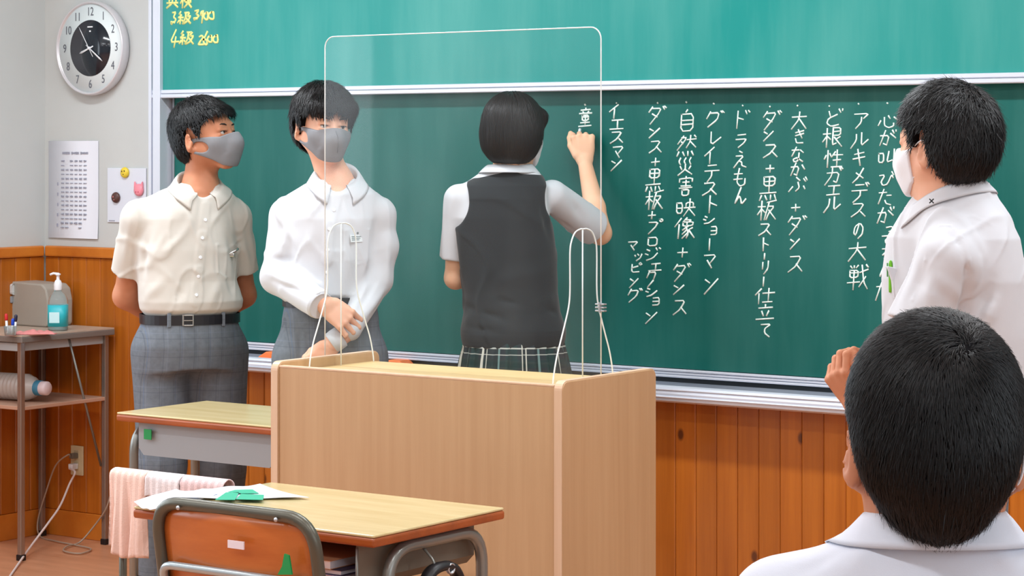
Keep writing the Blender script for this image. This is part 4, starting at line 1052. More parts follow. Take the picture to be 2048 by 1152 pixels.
def hair_field(grow, zh, extra=None, shape=(.074, .094, .084)):
    S_ = Sdf(); g = grow
    S_.ell((0, -.018, .032), (shape[0]+g, shape[1]+g, shape[2]+g), .02)
    S_.ell((0, -.046, -.030), (.058+g*.6, .050+g*.6, .060), .04)
    if extra: extra(S_)
    full = S_
    cut = Sdf(); cut.ops = list(S_.ops); cut.lo, cut.hi = S_.lo-.01, S_.hi+.01
    cut.fn(lambda P: (zh(P[:, 1], P[:, 0])-P[:, 2])*.75, .006, 'i')
    cut.ell((0, .055, -.03), (.060, .052, .088), .01, 's')
    return full, cut
def strands(full, cut, n, L, wd, crown, seed, lift=.004, flow=None, segs=5, jit=.25, keep=None, up=.3, fshort=.45, eshort=.4):
    P, Fq = nets(cut, .004); r = np.random.RandomState(seed)
    nrm = grad(full, P); ok = (full(P) > -.004)
    if keep is not None: ok &= keep(P)
    P = P[ok]
    s = P[r.randint(0, len(P), n)]+r.randn(n, 3)*.0015; s = s.astype(f32)
    g = grad(full, s); d = full(s); s = s-g*(d+.003)[:, None].astype(f32)
    crown = A3(crown); pts = [s]; rad = s-crown; 
    L = L*(1+r.randn(n)*.2)*np.where((s[:, 1] > .025) & (s[:, 2] < .085), fshort, 1)*np.where((s[:, 1] > -.055) & (s[:, 1] < .03) & (s[:, 2] < .055) & (np.abs(s[:, 0]) > .045), eshort, 1); L = np.clip(L, .006, None); hl = np.abs(r.randn(n))*lift
    jd = r.randn(n, 3)*jit; p = s; prev = None
    for i in range(1, segs+1):
        g = grad(full, p); base = p-crown; base = base/(np.linalg.norm(base, axis=1)[:, None]+1e-6)
        dr = base+jd+np.array([0, 0, -1])*(1-up)*1.2
        if flow is not None: dr = dr+flow(p)
        dr = dr-(dr*g).sum(1)[:, None]*g; dr /= np.linalg.norm(dr, axis=1)[:, None]+1e-6
        if prev is not None: dr = dr*.5+prev*.5
        prev = dr; p = p+dr*(L/segs)[:, None]
        g = grad(full, p); want = .0015+hl*(i/segs)**1.5; p = (p-g*(full(p)-want)[:, None]*.9).astype(f32)
        pts.append(p)
    V = []; K = segs+1
    for i, p in enumerate(pts):
        g = grad(full, p); t = pts[min(i+1, segs)]-pts[max(i-1, 0)]; t = t/(np.linalg.norm(t, axis=1)[:, None]+1e-6)
        b = np.cross(t, g); b /= np.linalg.norm(b, axis=1)[:, None]+1e-6
        w_ = wd*(1-(i/segs)**1.6)*(.75+.25*min(1, i)) + .00012
        V += [p-b*w_, p+b*w_, p+g*w_*.9]
    V = np.stack(V, 1).reshape(-1, 3)    # per strand 3*K
    base = (np.arange(n)*3*K)[:, None]; Fs = []
    for i in range(segs):
        for a, b in ((0, 2), (2, 1)): Fs.append(base+np.array([[i*3+a, i*3+b, i*3+3+b, i*3+3+a]]))
    return V, np.stack(Fs, 1).reshape(-1, 4)
def place(V, R, c, sc): return (V*sc)@np.array(R).T+np.array(c)
def add_hair(P_, R, c, sc, full, cut, m, calls, lab=None):
    a, b = nets(cut, .003); base = rawmesh('hair', place(a, R, c, sc), b, M['scalp'], P_.root)
    if lab: base['label'] = lab
    Vs, Fs, n = [], [], 0
    for kw in calls:
        V, Fq = strands(full, cut, **kw); Vs.append(V); Fs.append(Fq+n); n += len(V)
    o = rawmesh('hair_strands', place(np.concatenate(Vs), R, c, sc), np.concatenate(Fs), m, base); o['kind'] = 'stuff'
    return base
def add_eyes(P_, R, c, sc, look=(0, 0)):
    def tp(p): return place(np.array([p], float), R, c, sc)[0]
    Rm = Matrix(np.array(R).tolist()).to_4x4()
    for s in (-1, 1):
        e = MB(); t = bmesh.new(); bmesh.ops.create_icosphere(t, subdivisions=3, radius=.0125*sc); e.add(t)
        o = e.build('eye', M['eye_w'], P_.root, True); o.location = tp((s*.031, .0725, -.001)); o.data.shade_smooth()
        t = bmesh.new(); bmesh.ops.create_uvsphere(t, u_segments=16, v_segments=8, radius=.0062*sc)
        e = MB(); e.add(t); i = e.build('iris', M['iris'], o); d = Vector((s*0+look[0], 1, look[1])).normalized()
        i.location = (Rm.to_3x3() @ d)*.0078*sc; i.data.shade_smooth()
        V = []
        b = MB(); b.tube([tp(q) for q in ((s*.044, .0800, .0010), (s*.038, .0850, .0026), (s*.030, .0885, .0030), (s*.021, .0890, .0010))], .0011*sc, 6); b.build('eyelashes', M['brow'], P_.root)
        b = MB(); b.tube([tp(q) for q in ((s*.048, .074, .021), (s*.038, .0835, .0255), (s*.027, .0875, .0245), (s*.016, .088, .0215))], .0025*sc, 6, radii=[.0008*sc, .0022*sc, .0026*sc, .0014*sc]); b.build('eyebrow', M['brow'], P_.root)
def mask_field(hole=True, big=0.0):
    B = Sdf(); B.use(FACE, 0); B.lo, B.hi = np.array([-.09, -.03, -.13]), np.array([.09, .13, .02])
    B.ell((0, .066, -.048), (.043, .046+big, .056), .035)
    B.cone((0, .086, .0), (0, .105, -.040), .010, .014, .03)
    outer = lambda P: B(P)-.0048
    Mk = Sdf(); Mk.lo, Mk.hi = B.lo, B.hi; Mk.ops = [(outer, 0, 'u')]
    Mk.fn(lambda P: B(P)+.012, 0, 's')
    zt = lambda y: np.interp(y, [-.03, .01, .05, .08, .10, .12], [-.010, -.010, -.012, -.016, -.008, -.002])
    zb = lambda y: np.interp(y, [-.03, -.01, .02, .045, .07, .10, .12], [-.050, -.058, -.072, -.086, -.106, -.118, -.118])
    Mk.fn(lambda P: P[:, 2]-zt(P[:, 1]), .003, 'i'); Mk.fn(lambda P: (zb(P[:, 1])-P[:, 2])*.8, .003, 'i')
    Mk.fn(lambda P: -.014-P[:, 1], .002, 'i')
    if hole:
        def hf(P):
            y = (P[:, 1]-.014)/.028; z = (P[:, 2]+.040+.15*(P[:, 1]-.014))/.0175
            return (np.sqrt(y*y+z*z)-1)*.0175
        Mk.fn(hf, .002, 's')
    return Mk
def sleeve(Sh, a, h, r1, r2, k=.022, t=.0105, mid=None, rm=None, inner=.036):
    S_ = Sdf(); a = np.array(a, float); h = np.array(h, float); p = a if mid is None else np.array(mid, float); d = (h-p)/np.linalg.norm(h-p)
    if mid is None: S_.cone(a, h+d*.04, r1, r2, 0)
    else: S_.chain([a, p, h+d*.04], [r1, rm, r2], .02)
    hh, dd = A3(h), A3(d); S_.fn(lambda P: (P-hh)@dd, .003, 'i'); S_.cone(h-d*inner, h+d*.08, min(r2, (rm or r1))-t*1.35, r2-t*.6, 0, 's'); Sh.use(S_, k)
def collar(P_, ctr, axis_yaw, rn, m, tilt=.0, spread=.35, hgt=.040, point=.035, flare=.022, back_up=.0, name='collar', rx=1.0, ry=1.0, lab=None, over=None):
    """folded shirt collar around the neck; axis_yaw = chest direction (0 = towards the camera)"""
    V = []; n = 48; c, s_ = math.cos(axis_yaw), math.sin(axis_yaw); prof_n = 8
    for side in (0, 1):
        for i in range(n+1):
            u = i/n*2-1; th = u*(PI-spread*.5)         # 0 at the back
            fr_ = abs(u)**3
            for j in range(prof_n+1):
                q = j/prof_n
                if q < .35:    # stand, inside, going up
                    t = q/.35; r = rn+.000+t*.001; z = -.030+t*.040-fr_*.020
                else:          # fall, outside, going down
                    t = (q-.35)/.65; r = rn+.003+flare*t**.8*(1-.25*fr_); z = .010-fr_*.020-t*(hgt+point*max(0, abs(u)-.6)/.4)
                r += side*.0016
                z += tilt*math.cos(th)+back_up*(math.cos(th)*.5+.5)
                thq = th*(1-(.10*t if q >= .35 else 0)*fr_*0)
                x, y = math.sin(thq)*r*rx, math.cos(thq)*r*ry      # back = +y
                V.append((ctr[0]+x*c-y*s_, ctr[1]+x*s_+y*c, ctr[2]+z))
    if over is not None:
        V = np.array(V, dtype=f32); N_ = (n+1)*(prof_n+1); jj = np.tile(np.arange(prof_n+1), n+1); q_ = jj/prof_n
        for side in (0, 1):
            A = V[side*N_:(side+1)*N_]; want = .0035+side*.0022
            for _ in range(9):
                d = over(A); g = grad(over, A); g[:, 2] *= .3; push = np.clip(want-d, 0, .03)*(q_ >= .34)
                A += (g*push[:, None]).astype(f32)
            A3_ = A.reshape(n+1, prof_n+1, 3)
            for _ in range(2): A3_[1:-1, 3:] = A3_[1:-1, 3:]*.5+(A3_[:-2, 3:]+A3_[2:, 3:])*.25
            V[side*N_:(side+1)*N_] = A3_.reshape(-1, 3)
    n1 = prof_n+1; Q = (n+1)*n1; Fc = []
    for i in range(n):
        for j in range(prof_n):
            a = i*n1+j; Fc += [(a, a+1, a+n1+1, a+n1), (Q+a, Q+a+n1, Q+a+n1+1, Q+a+1)]
    for j in range(prof_n): Fc += [(j, j+Q, j+1+Q, j+1), (n*n1+j, n*n1+j+1, n*n1+j+1+Q, n*n1+j+Q)]
    for i in range(n): Fc += [(i*n1, (i+1)*n1, (i+1)*n1+Q, i*n1+Q), (i*n1+prof_n, i*n1+prof_n+Q, (i+1)*n1+prof_n+Q, (i+1)*n1+prof_n)]
    o = rawmesh(name, V, Fc, m, P_.root)
    if lab: o['label'] = lab
    return o
def discs(P_, sdf, pts, r, m, name):
    for px, py in pts:
        q, g = P_.hit(sdf, px, py)
        if q is None: continue
        Mx = Matrix.Translation(Vector(q)) @ Vector(g).to_track_quat('Z', 'Y').to_matrix().to_4x4()
        MB().lathe([(r, -.0005), (r, .0012), (r*.8, .0016), (r*.2, .001)], 14, Mx).build(name, m, P_.root)
def shoes(P_, anks, yaw):
    f = np.array([math.sin(yaw), -math.cos(yaw), 0])
    for a in anks:
        a = np.array([a[0], a[1], 0]); S_ = Sdf()
        S_.cone(a+f*-.03+(0, 0, .045), a+f*.12+(0, 0, .032), .042, .036, .02); S_.cone(a+f*.02+(0, 0, .05), a+(0, 0, .10), .042, .040, .03)
        S_.fn(lambda P: .002-P[:, 2], .004, 'i'); smesh(S_, .006, 'shoe', M['shoe'], P_.root)
def trousers(P_, waist, hips, knees, anks, rx, ry, yaw, m, zw, pleats=()):
    S_ = Sdf(); hz = hips[0][2]
    S_.loft([(zw, waist[0], waist[1], rx*.90, ry*.92), (zw-.06, waist[0], waist[1], rx*.97, ry), (hz+.09, waist[0], waist[1], rx*1.0, ry*1.02), (hz+.015, waist[0], waist[1], rx*.90, ry*.92)], .02, yaw)
    for h, k, a in zip(hips, knees, anks):
        S_.cone(np.array(h)+(0, 0, .06), k, .096, .078, .045); S_.cone(k, (a[0], a[1], .06), .078, .070, .03)
    S_.fn(lambda P: P[:, 2]-zw, .002, 'i'); S_.fn(lambda P: .035-P[:, 2], .002, 'i')
    for a, b, w_, am in pleats: S_.fold(a, b, w_, am)
    S_.wav(.0035, 26, 3)
    return S_, smesh(S_, .006, 'trousers', m, P_.root)
def hand_field(wrist, dirv, palm_n, thumb_side, curl, sc=1.0, spread=.12, flen=1.0, thumb=(.9, .5), curls=None):
    """wrist point, direction wrist->knuckles, back-of-hand normal, side of the thumb (+1/-1 along cross(dir, normal)); curl in radians per joint"""
    d = np.array(dirv, float); d /= np.linalg.norm(d); n = np.array(palm_n, float); n -= n@d*d; n /= np.linalg.norm(n); s_ = np.cross(d, n)*thumb_side
    S_ = Sdf(); w_ = np.array(wrist, float); L = .085*sc
    kn = [w_+d*L*(1-.05*abs(i-1.2))+s_*(.030-.0205*i)*sc for i in range(4)]
    for i in range(4):
        S_.cone(w_+s_*(.014-.010*i)*sc+d*.006, kn[i], .0135*sc, .0098*sc, .012*sc)
    S_.ell(w_+d*L*.5-n*.004*sc, (.034*sc, .040*sc, .014*sc), .012*sc, 'u', np.stack([s_, d, n], 1))
    lens = [(.040, .025, .019), (.044, .028, .020), (.041, .026, .019), (.032, .020, .017)]
    for i in range(4):
        p = kn[i]; a = 0; cc = curls[i] if curls else curl
        ss = (1.5-i)*spread
        for j, l in enumerate(lens[i]):
            a += cc[j]; dr = d*math.cos(a)-n*math.sin(a)+s_*ss*math.cos(a); dr /= np.linalg.norm(dr)
            q = p+dr*l*sc*flen; r0 = (.0093-.0009*j)*sc*(.9 if i == 3 else 1); S_.cone(p, q, r0, r0-.0009*sc, .0035*sc); p = q
    # thumb leaves the side of the palm near its base
    tb = w_+d*.022*sc+s_*.024*sc; a0, c0 = thumb
    d1 = d*math.cos(a0)+s_*math.sin(a0)*.8-n*.35; d1 /= np.linalg.norm(d1); q = tb+d1*.040*sc; S_.cone(tb, q, .0145*sc, .0115*sc, .010*sc)
    d2 = d*math.cos(c0)+s_*math.sin(c0)*.5-n*.45; d2 /= np.linalg.norm(d2); q2 = q+d2*.030*sc; S_.cone(q, q2, .0108*sc, .0098*sc, .004*sc)
    d3 = d2*.9-n*.3-s_*.2; d3 /= np.linalg.norm(d3); S_.cone(q2, q2+d3*.022*sc, .0098*sc, .008*sc, .004*sc)
    return S_
# ================================================================ the people
def loops(P_, R, c, sc, m, sides=(-1, 1)):
    for s in sides:
        pts = [(s*.064, .042, -.016), (s*.078, .010, -.004), (s*.0875, -.020, .006), (s*.0865, -.036, -.008), (s*.0835, -.034, -.035), (s*.076, -.020, -.052), (s*.066, .010, -.062), (s*.056, .038, -.074)]
        MB().tube([Vector(q) for q in place(np.array([list(v) for v in spline(pts, 5)]), R, c, sc)], .0015*sc, 6).build('ear_loop', m, P_.root)
def top_dir(yaw): return np.array([math.sin(yaw), -math.cos(yaw), 0.])
def shirt_detail(Sh, P_, placket, yaw, m, sdf_only=False):
    """raised button placket along a line of pixels"""
    pts = [P_.hit(Sh, px, py)[0] for px, py in placket]
    pts = [p for p in pts if p is not None]
    for a, b in zip(pts, pts[1:]):
        Sh.raise_line(a, b, lambda r: .0022/(1+np.exp(np.clip((r-.016)/.0012, -30, 30))))
# ------------------------------------------------ boy 1: profile, short sleeves, hands behind his back
B1 = Person(370, 7.5, 'person in short sleeved cream shirt and grey mask, hands behind the back, leftmost'); J = B1.J
yw = .36; R1 = axes(math.radians(66), -.14); c1 = J(413, 271); sc1 = 1.0
Sh = Sdf()
Sh.loft([(1.395, .048, .012, .050, .046), (1.378, .042, .010, .090, .066), (1.35, .020, 0, .130, .084), (1.28, .008, 0, .154, .102), (1.18, .004, 0, .160, .114), (1.08, .008, 0, .160, .116), (1.015, .018, 0, .168, .124), (.99, .018, 0, .164, .120), (.972, .016, 0, .146, .104)], .02, yw)
sR, hR, eR = J(277, 438, -.04), J(255, 545, .02), J(252, 592, .06); sL, hL, eL = J(470, 436, .06), J(489, 545, .10), J(488, 590, .14)
sleeve(Sh, sR, hR, .054, .055); sleeve(Sh, sL, hL, .050, .045)
Sh.cone(J(385, 398, .0), sR, .050, .050, .03); Sh.cone(J(420, 398, .02), sL, .048, .048, .03)
nk = J(402, 372)
Sh.cone(nk+(0, 0, -.02), nk+(0, 0, .12), .050, .056, .006, 's'); Sh.cone(J(412, 392, -.13), J(404, 368, -.02), .012, .042, .006, 's')
B1.folds(Sh, [((300, 455), (285, 560), .016, -0.0105), ((330, 470), (296, 540), .012, 0.0090), ((455, 470), (470, 540), .014, -0.0090), ((310, 520), (360, 480), .014, 0.0060), ((290, 600), (330, 560), .016, 0.0090), ((350, 610), (372, 560), .015, -0.0075), ((420, 612), (440, 560), .015, 0.0090), ((470, 600), (455, 555), .014, -0.0075), ((262, 440), (248, 530), .014, 0.0060), ((490, 440), (505, 520), .012, -0.0060), ((380, 420), (340, 440), .018, 0.0045), ((300, 612), (480, 612), .02, 0.0060)])
Sh.wav(.0022, 42, 4); Sh.crease(.0036, 20, 5); Sh.crease(.0026, 34, 8)
shirt_detail(Sh, B1, [(412, 412), (405, 470), (398, 540), (392, 606)], yw, None)
# pocket edge on his left chest
def ridge(Sh, P_, px, w_=.0018, amp=.0018):
    q = [P_.hit(Sh, *p)[0] for p in px]; q = [p for p in q if p is not None]
    for a, b in zip(q, q[1:]): Sh.raise_line(a, b, lambda r: amp*np.exp(-r*r/(w_*w_)/2))
base_sh = Sdf(); base_sh.ops = list(Sh.ops); base_sh.lo, base_sh.hi = Sh.lo, Sh.hi
ridge(Sh, B1, [(434, 490), (478, 494), (474, 545), (452, 556), (436, 545), (434, 490)], .0026, .003)
smesh(Sh, .004, 'shirt', M['shirt1'], B1.root, 'cream short sleeved shirt with chest pocket')
discs(B1, base_sh, [(411, 440), (405, 476), (401, 515), (397, 553), (393, 590)], .0055, M['white'], 'button')
q, g = B1.hit(base_sh, 464, 506); b = MB(); b.tube([Vector(q)+Vector((-.022, -.010, .000)), Vector(q)+Vector((-.008, -.013, -.004)), Vector(q)+Vector((.010, -.008, .006)), Vector(q)+Vector((.020, .0, .014))], .004, 8); b.box(Vector(q)+Vector((-.014, -.016, -.012)), Vector(q)+Vector((.010, -.007, .000)), .003)
b.build('pocket_clip', M['steel'], B1.root)
collar(B1, J(397, 364), yw, .066, M['shirt1'], .030, spread=1.0, hgt=.032, point=.022, flare=.024, ry=.92, over=base_sh)
Bd = Sdf(); Bd.use(HEAD.xf(R1, c1, sc1), 0)
Bd.cone(place(np.array([[0, -.022, -.05]]), R1, c1, sc1)[0], J(400, 385, .01), .050, .055, .03); Bd.cone(J(400, 385, .01), J(380, 430, .01), .055, .07, .04)
Bd.loft([(1.36, .01, 0, .11, .06), (1.28, .005, 0, .14, .085), (1.0, .012, 0, .13, .085), (.88, .012, 0, .115, .075)], .03, yw)
Bd.chain([sR, eR, J(330, 648, .15)], [.038, .040, .027], .02); Bd.chain([sL, eL, J(420, 648, .19)], [.036, .038, .026], .02)
Bd.use(hand_field(J(328, 648, .15), (.9, .2, -.25), (0, 1, 0), 1, (.4, .5, .3)), .01); Bd.use(hand_field(J(422, 648, .19), (-.9, .1, -.25), (0, 1, 0), -1, (.5, .6, .4)), .01)
hp = [J(322, 745, 0), J(438, 745, .06)]; kn = [J(322, 930, -.01), J(442, 930, .07)]; an = [J(320, 1175, .02), J(446, 1175, .10)]
for h, k, a in zip(hp, kn, an): Bd.chain([h, k, (a[0], a[1], .06)], [.07, .05, .038], .03)
smesh(Bd, .0036, 'body', M['skin1'], B1.root)
pl = [(J(330, 650, -.12), J(325, 740, -.12), .010, -.006), (J(350, 655, -.12), J(352, 730, -.12), .010, .005), (J(395, 650, -.12), J(398, 745, -.10), .010, -.006), (J(420, 655, -.1), J(425, 740, -.1), .010, -.005), (J(440, 655, -.1), J(450, 750, -.08), .012, .004), (J(372, 760, -.1), J(300, 735, -.1), .014, .005), (J(385, 770, -.1), J(450, 740, -.1), .014, .005), (J(320, 760, -.1), J(322, 1100, -.1), .012, .006), (J(445, 780, -.1), J(448, 1100, -.1), .012, .006)]
trousers(B1, (.016, .0), hp, kn, an, .168, .118, yw, M['trous'], .968, pl)
b = MB(); 
def belt(P_, cx, cy, z, rx, ry, yaw, buckle=None, h=.030):
    b = MB(); n = 56; ring = []
    for side in (0, 1):
        for i in range(n):
            a = 2*PI*i/n; e = 2.3; c_, s_ = math.cos(a), math.sin(a); q = (abs(c_)**e+abs(s_)**e)**(-1/e)
            x, y = c_*q*(rx+side*.0035), s_*q*(ry+side*.0035); X = cx+x*math.cos(yaw)-y*math.sin(yaw); Y = cy+x*math.sin(yaw)+y*math.cos(yaw)
            ring.append([b.bm.verts.new((X, Y, z)), b.bm.verts.new((X, Y, z+h))])
    for i in range(n):
        j = (i+1) % n
        b.bm.faces.new((ring[i][0], ring[j][0], ring[j][1], ring[i][1])); b.bm.faces.new((ring[n+i][0], ring[n+j][0], ring[n+j][1], ring[n+i][1]))
        b.bm.faces.new((ring[i][1], ring[j][1], ring[n+j][1], ring[n+i][1])); b.bm.faces.new((ring[i][0], ring[j][0], ring[n+j][0], ring[n+i][0]))
    o = b.build('belt', M['belt'], P_.root)
    if buckle is not None:
        f = top_dir(yaw+buckle); y0 = Vector((cx, cy, z+h/2))+Vector(f)*(ry+.007); Mx = Matrix.Translation(y0) @ Matrix.Rotation(yaw+buckle, 4, 'Z')
        b = MB()
        for (p, q) in (((-.024, -.002, -.018), (-.019, .003, .018)), ((.008, -.002, -.018), (.012, .003, .018)), ((-.019, -.002, -.018), (.008, .003, -.014)), ((-.019, -.002, .014), (.008, .003, .018))): b.box(p, q, .001, 1, Mx)
        b.box((-.019, -.003, -.0015), (.008, 0, .0015), 0, 1, Mx); b.build('belt_buckle', M['steel'], P_.root)
        for xx in (-.09, .085): 
            a = math.atan2(xx, ry); MB().box((xx-.006, .0, -.022), (xx+.006, .006, .022), .001, 1, Matrix.Translation(Vector((cx, cy, z+h/2))+Vector(top_dir(yaw))*(ry*.93)) @ Matrix.Rotation(yaw, 4, 'Z')).build('belt_loop', M['trous'], P_.root)
belt(B1, .016, 0, .944, .158, .113, yw, -.22)
def bangs1(S_):
    S_.cone((-.040, .064, .060), (.040, .064, .060), .020, .020, .02)
full, cut = hair_field(.015, zh_boy, bangs1)
add_hair(B1, R1, c1, sc1, full, cut, M['hair'], [dict(n=4200, L=.034, wd=.0013, crown=(0, -.07, .10), seed=1, lift=.004), dict(n=420, L=.030, wd=.0012, crown=(0, -.05, .12), seed=2, lift=.005, keep=lambda P: (P[:, 1] > .05) & (P[:, 2] > .06), jit=.15, fshort=1)], 'short black hair')
add_eyes(B1, R1, c1, sc1, (-.15, .05))
mk = mask_field(True).xf(R1, c1, sc1); smesh(mk, .0026, 'face_mask', M['mask_grey'], B1.root, 'grey foam mask with ear hole')
shoes(B1, an, .25)
# ------------------------------------------------ boy 2: long sleeves, hands clasped in front, turned a little right
B2 = Person(662, 7.17, 'person in long sleeved white shirt and grey mask clasping the hands behind the acrylic shield'); J = B2.J
yw = .12; R2 = axes(math.radians(26), .06, math.radians(3)); c2 = J(648, 250); sc2 = .97
Sh = Sdf()
Sh.loft([(1.415, .015, .012, .046, .042), (1.395, .012, .008, .090, .062), (1.365, .008, 0, .132, .080), (1.29, .006, 0, .150, .100), (1.20, .0, 0, .142, .106), (1.10, -.005, 0, .142, .108), (1.06, -.005, 0, .146, .110), (1.045, -.005, 0, .135, .100)], .02, yw)
sR, eR, wR = J(574, 432, 0), J(556, 552, -.03), J(632, 605, -.17); sL, eL, wL = J(758, 430, .02), J(752, 560, .0), J(700, 658, -.15)
sleeve(Sh, sR, wR+(wR-eR)/np.linalg.norm(wR-eR)*.02, .050, .042, .022, .006, eR, .052, .02)
Sh.chain([sL, J(764, 490, .02), eL, wL], [.048, .048, .048, .036], .022)
Sh.cone(J(652, 392, .0), sR, .048, .048, .03); Sh.cone(J(696, 392, .0), sL, .048, .046, .03)
nk = J(673, 362)
Sh.cone(nk+(0, 0, -.02), nk+(0, 0, .12), .047, .054, .006, 's'); Sh.cone(J(676, 380, -.12), J(674, 360, -.02), .010, .042, .006, 's')
B2.folds(Sh, [((545, 430), (530, 520), .014, -0.0075), ((575, 450), (560, 530), .014, 0.0090), ((530, 540), (600, 575), .014, 0.0105), ((548, 560), (618, 592), .010, -0.0075), ((540, 520), (580, 520), .012, -0.0090), ((752, 440), (742, 560), .013, -0.0120), ((775, 470), (776, 560), .014, 0.0090), ((752, 560), (715, 625), .010, -0.0105), ((768, 580), (728, 636), .010, 0.0105), ((740, 500), (728, 600), .014, 0.0090), ((600, 460), (622, 570), .02, -0.0060), ((700, 480), (690, 590), .018, 0.0060), ((640, 500), (640, 590), .016, 0.0060), ((600, 420), (635, 400), .02, 0.0045), ((610, 580), (660, 540), .016, -0.0060)])
Sh.wav(.0020, 40, 9); Sh.crease(.0036, 20, 15); Sh.crease(.0026, 34, 18)
shirt_detail(Sh, B2, [(675, 392), (660, 450), (655, 520), (652, 585)], yw, None)
base_sh = Sdf(); base_sh.ops = list(Sh.ops); base_sh.lo, base_sh.hi = Sh.lo, Sh.hi
ridge(Sh, B2, [(690, 462), (738, 460), (736, 520), (714, 530), (692, 520), (690, 462)], .0022, .002)
smesh(Sh, .004, 'shirt', M['shirt2'], B2.root, 'white long sleeved shirt')
discs(B2, base_sh, [(668, 420), (659, 458), (656, 500), (654, 545)], .0052, M['white'], 'button')
q, g = B2.hit(base_sh, 712, 478)
b = MB(); Mx = Matrix.Translation(Vector(q)) @ Vector(g).to_track_quat('Z', 'Y').to_matrix().to_4x4(); b.box((-.022, -.010, .001), (.022, .012, .003), .0005, 1, Mx); b.build('pocket_badge', mat('badge_clear', (222, 228, 230), .2), B2.root)
b = MB()
for k in range(3): b.box((-.018, .006-k*.005, .003), (.018-.004*k, .008-k*.005, .0036), 0, 1, Mx)
b.lathe([(.003, .003), (.003, .005), (.0004, .0052)], 10, Mx @ Matrix.Translation((.006, .018, 0))); b.build('badge_print', mat('badge_ink', (100, 112, 112), .6), B2.root)
collar(B2, J(674, 347), yw+.05, .060, M['shirt2'], .028, spread=.95, hgt=.034, point=.028, flare=.026, ry=.95, over=base_sh)
def cuff(P_, w_, e, r, m, L=.045, name='cuff'):
    d = Vector((w_-e)/np.linalg.norm(w_-e)); Mx = Matrix.Translation(Vector(w_)) @ d.to_track_quat('Z', 'Y').to_matrix().to_4x4()
    MB().lathe([(r-.006, L*.45), (r-.003, L*.5), (r, L*.46), (r+.0015, 0), (r+.001, -L*.45), (r-.004, -L*.5)], 28, Mx).build(name, m, P_.root)
cuff(B2, wR+(wR-eR)/np.linalg.norm(wR-eR)*.004, eR, .042, M['shirt2']); 
cL = J(672, 680, -.16); cuff(B2, cL, J(700, 660, -.15), .033, M['shirt2'], .04)
Bd = Sdf(); Bd.use(HEAD.xf(R2, c2, sc2), 0)
Bd.cone(place(np.array([[0, -.022, -.05]]), R2, c2, sc2)[0], J(672, 372, .01), .046, .050, .03); Bd.cone(J(672, 372, .01), J(668, 430, .01), .052, .07, .04)
Bd.loft([(1.37, .01, 0, .11, .06), (1.28, .005, 0, .13, .085), (1.06, 0, 0, .12, .085), (.92, 0, 0, .11, .075)], .03, yw)
Bd.chain([sR, eR, wR], [.044, .038, .027], .02); Bd.chain([sL, eL, wL, cL, J(664, 690, -.165)], [.044, .038, .028, .026, .026], .02)
hp = [J(606, 760, 0), J(715, 760, .02)]; kn = [J(606, 940, -.01), J(716, 940, .02)]; an = [J(604, 1190, .02), J(720, 1190, .03)]
for h, k, a in zip(hp, kn, an): Bd.chain([h, k, (a[0], a[1], .06)], [.07, .05, .038], .03)
smesh(Bd, .0036, 'body', M['skin2'], B2.root)
hA = hand_field(J(650, 609, -.178), (.80, -.12, -.55), (.12, -.9, .42), -1, None, 1.0, .10, thumb=(.3, .2), curls=[(.75, .9, .5), (.65, .95, .6), (.6, 1.0, .6), (.55, 1.0, .6)])
hA.cone(J(636, 600, -.165), J(652, 610, -.178), .027, .023, .015); smesh(hA, .0021, 'hand', M['skin2'], B2.root)
hB = hand_field(J(664, 690, -.165), (-.55, -.1, -.62), (.1, -.95, .1), 1, None, .95, .06, thumb=(.4, .1), curls=[(1.2, 1.3, .8)]*4)
hB.cone(J(672, 682, -.16), J(662, 692, -.166), .025, .023, .012); smesh(hB, .0024, 'hand', M['skin2'], B2.root)
pl = [(J(600, 640, -.1), J(598, 760, -.12), .010, -.006), (J(625, 640, -.12), J(626, 740, -.12), .010, .005), (J(662, 640, -.12), J(664, 750, -.1), .010, -.006), (J(705, 640, -.1), J(706, 750, -.1), .010, .005)]
trousers(B2, (-.002, .0), hp, kn, an, .155, .112, yw, M['trous'], 1.043, pl)
belt(B2, -.002, 0, 1.020, .144, .106, yw, 0)
def bangs2(S_):
    S_.cone((-.050, .066, .055), (.050, .066, .055), .030, .030, .02)
def zh2(y, x):
    z = zh_boy(y, x); return np.where(y > .03, np.where(np.abs(x+.004) < .014, .048, .034), z)
full, cut = hair_field(.024, zh2, bangs2)
add_hair(B2, R2, c2, sc2, full, cut, M['hair2'], [dict(n=5600, L=.044, wd=.0014, crown=(0, -.05, .12), seed=11, lift=.005), dict(n=1500, L=.034, wd=.0013, crown=(.0, .0, .16), seed=12, lift=.004, keep=lambda P: (P[:, 1] > .04) & (P[:, 2] > .055), jit=.15, fshort=1, flow=lambda p: np.stack([np.where(p[:, 0] > 0, .5, -.5), p[:, 0]*0, p[:, 0]*0], 1))], 'full dark hair parted over the forehead')
add_eyes(B2, R2, c2, sc2, (-.05, .0))
mk = mask_field(True).xf(R2, c2, sc2); smesh(mk, .0026, 'face_mask', M['mask_grey'], B2.root, 'grey foam mask with a centre seam')
sm_pts = [B2.hit(mk, px, py)[0] for px, py in ((672, 262), (676, 275), (677, 290), (675, 305))]
sm_pts = [Vector(p)+Vector((0, -.0010, 0)) for p in sm_pts if p is not None]
if len(sm_pts) > 2: MB().tube(sm_pts, .0014, 5).build('mask_seam', mat('seam_grey', (112, 112, 116), .9), B2.root)
shoes(B2, an, .1)
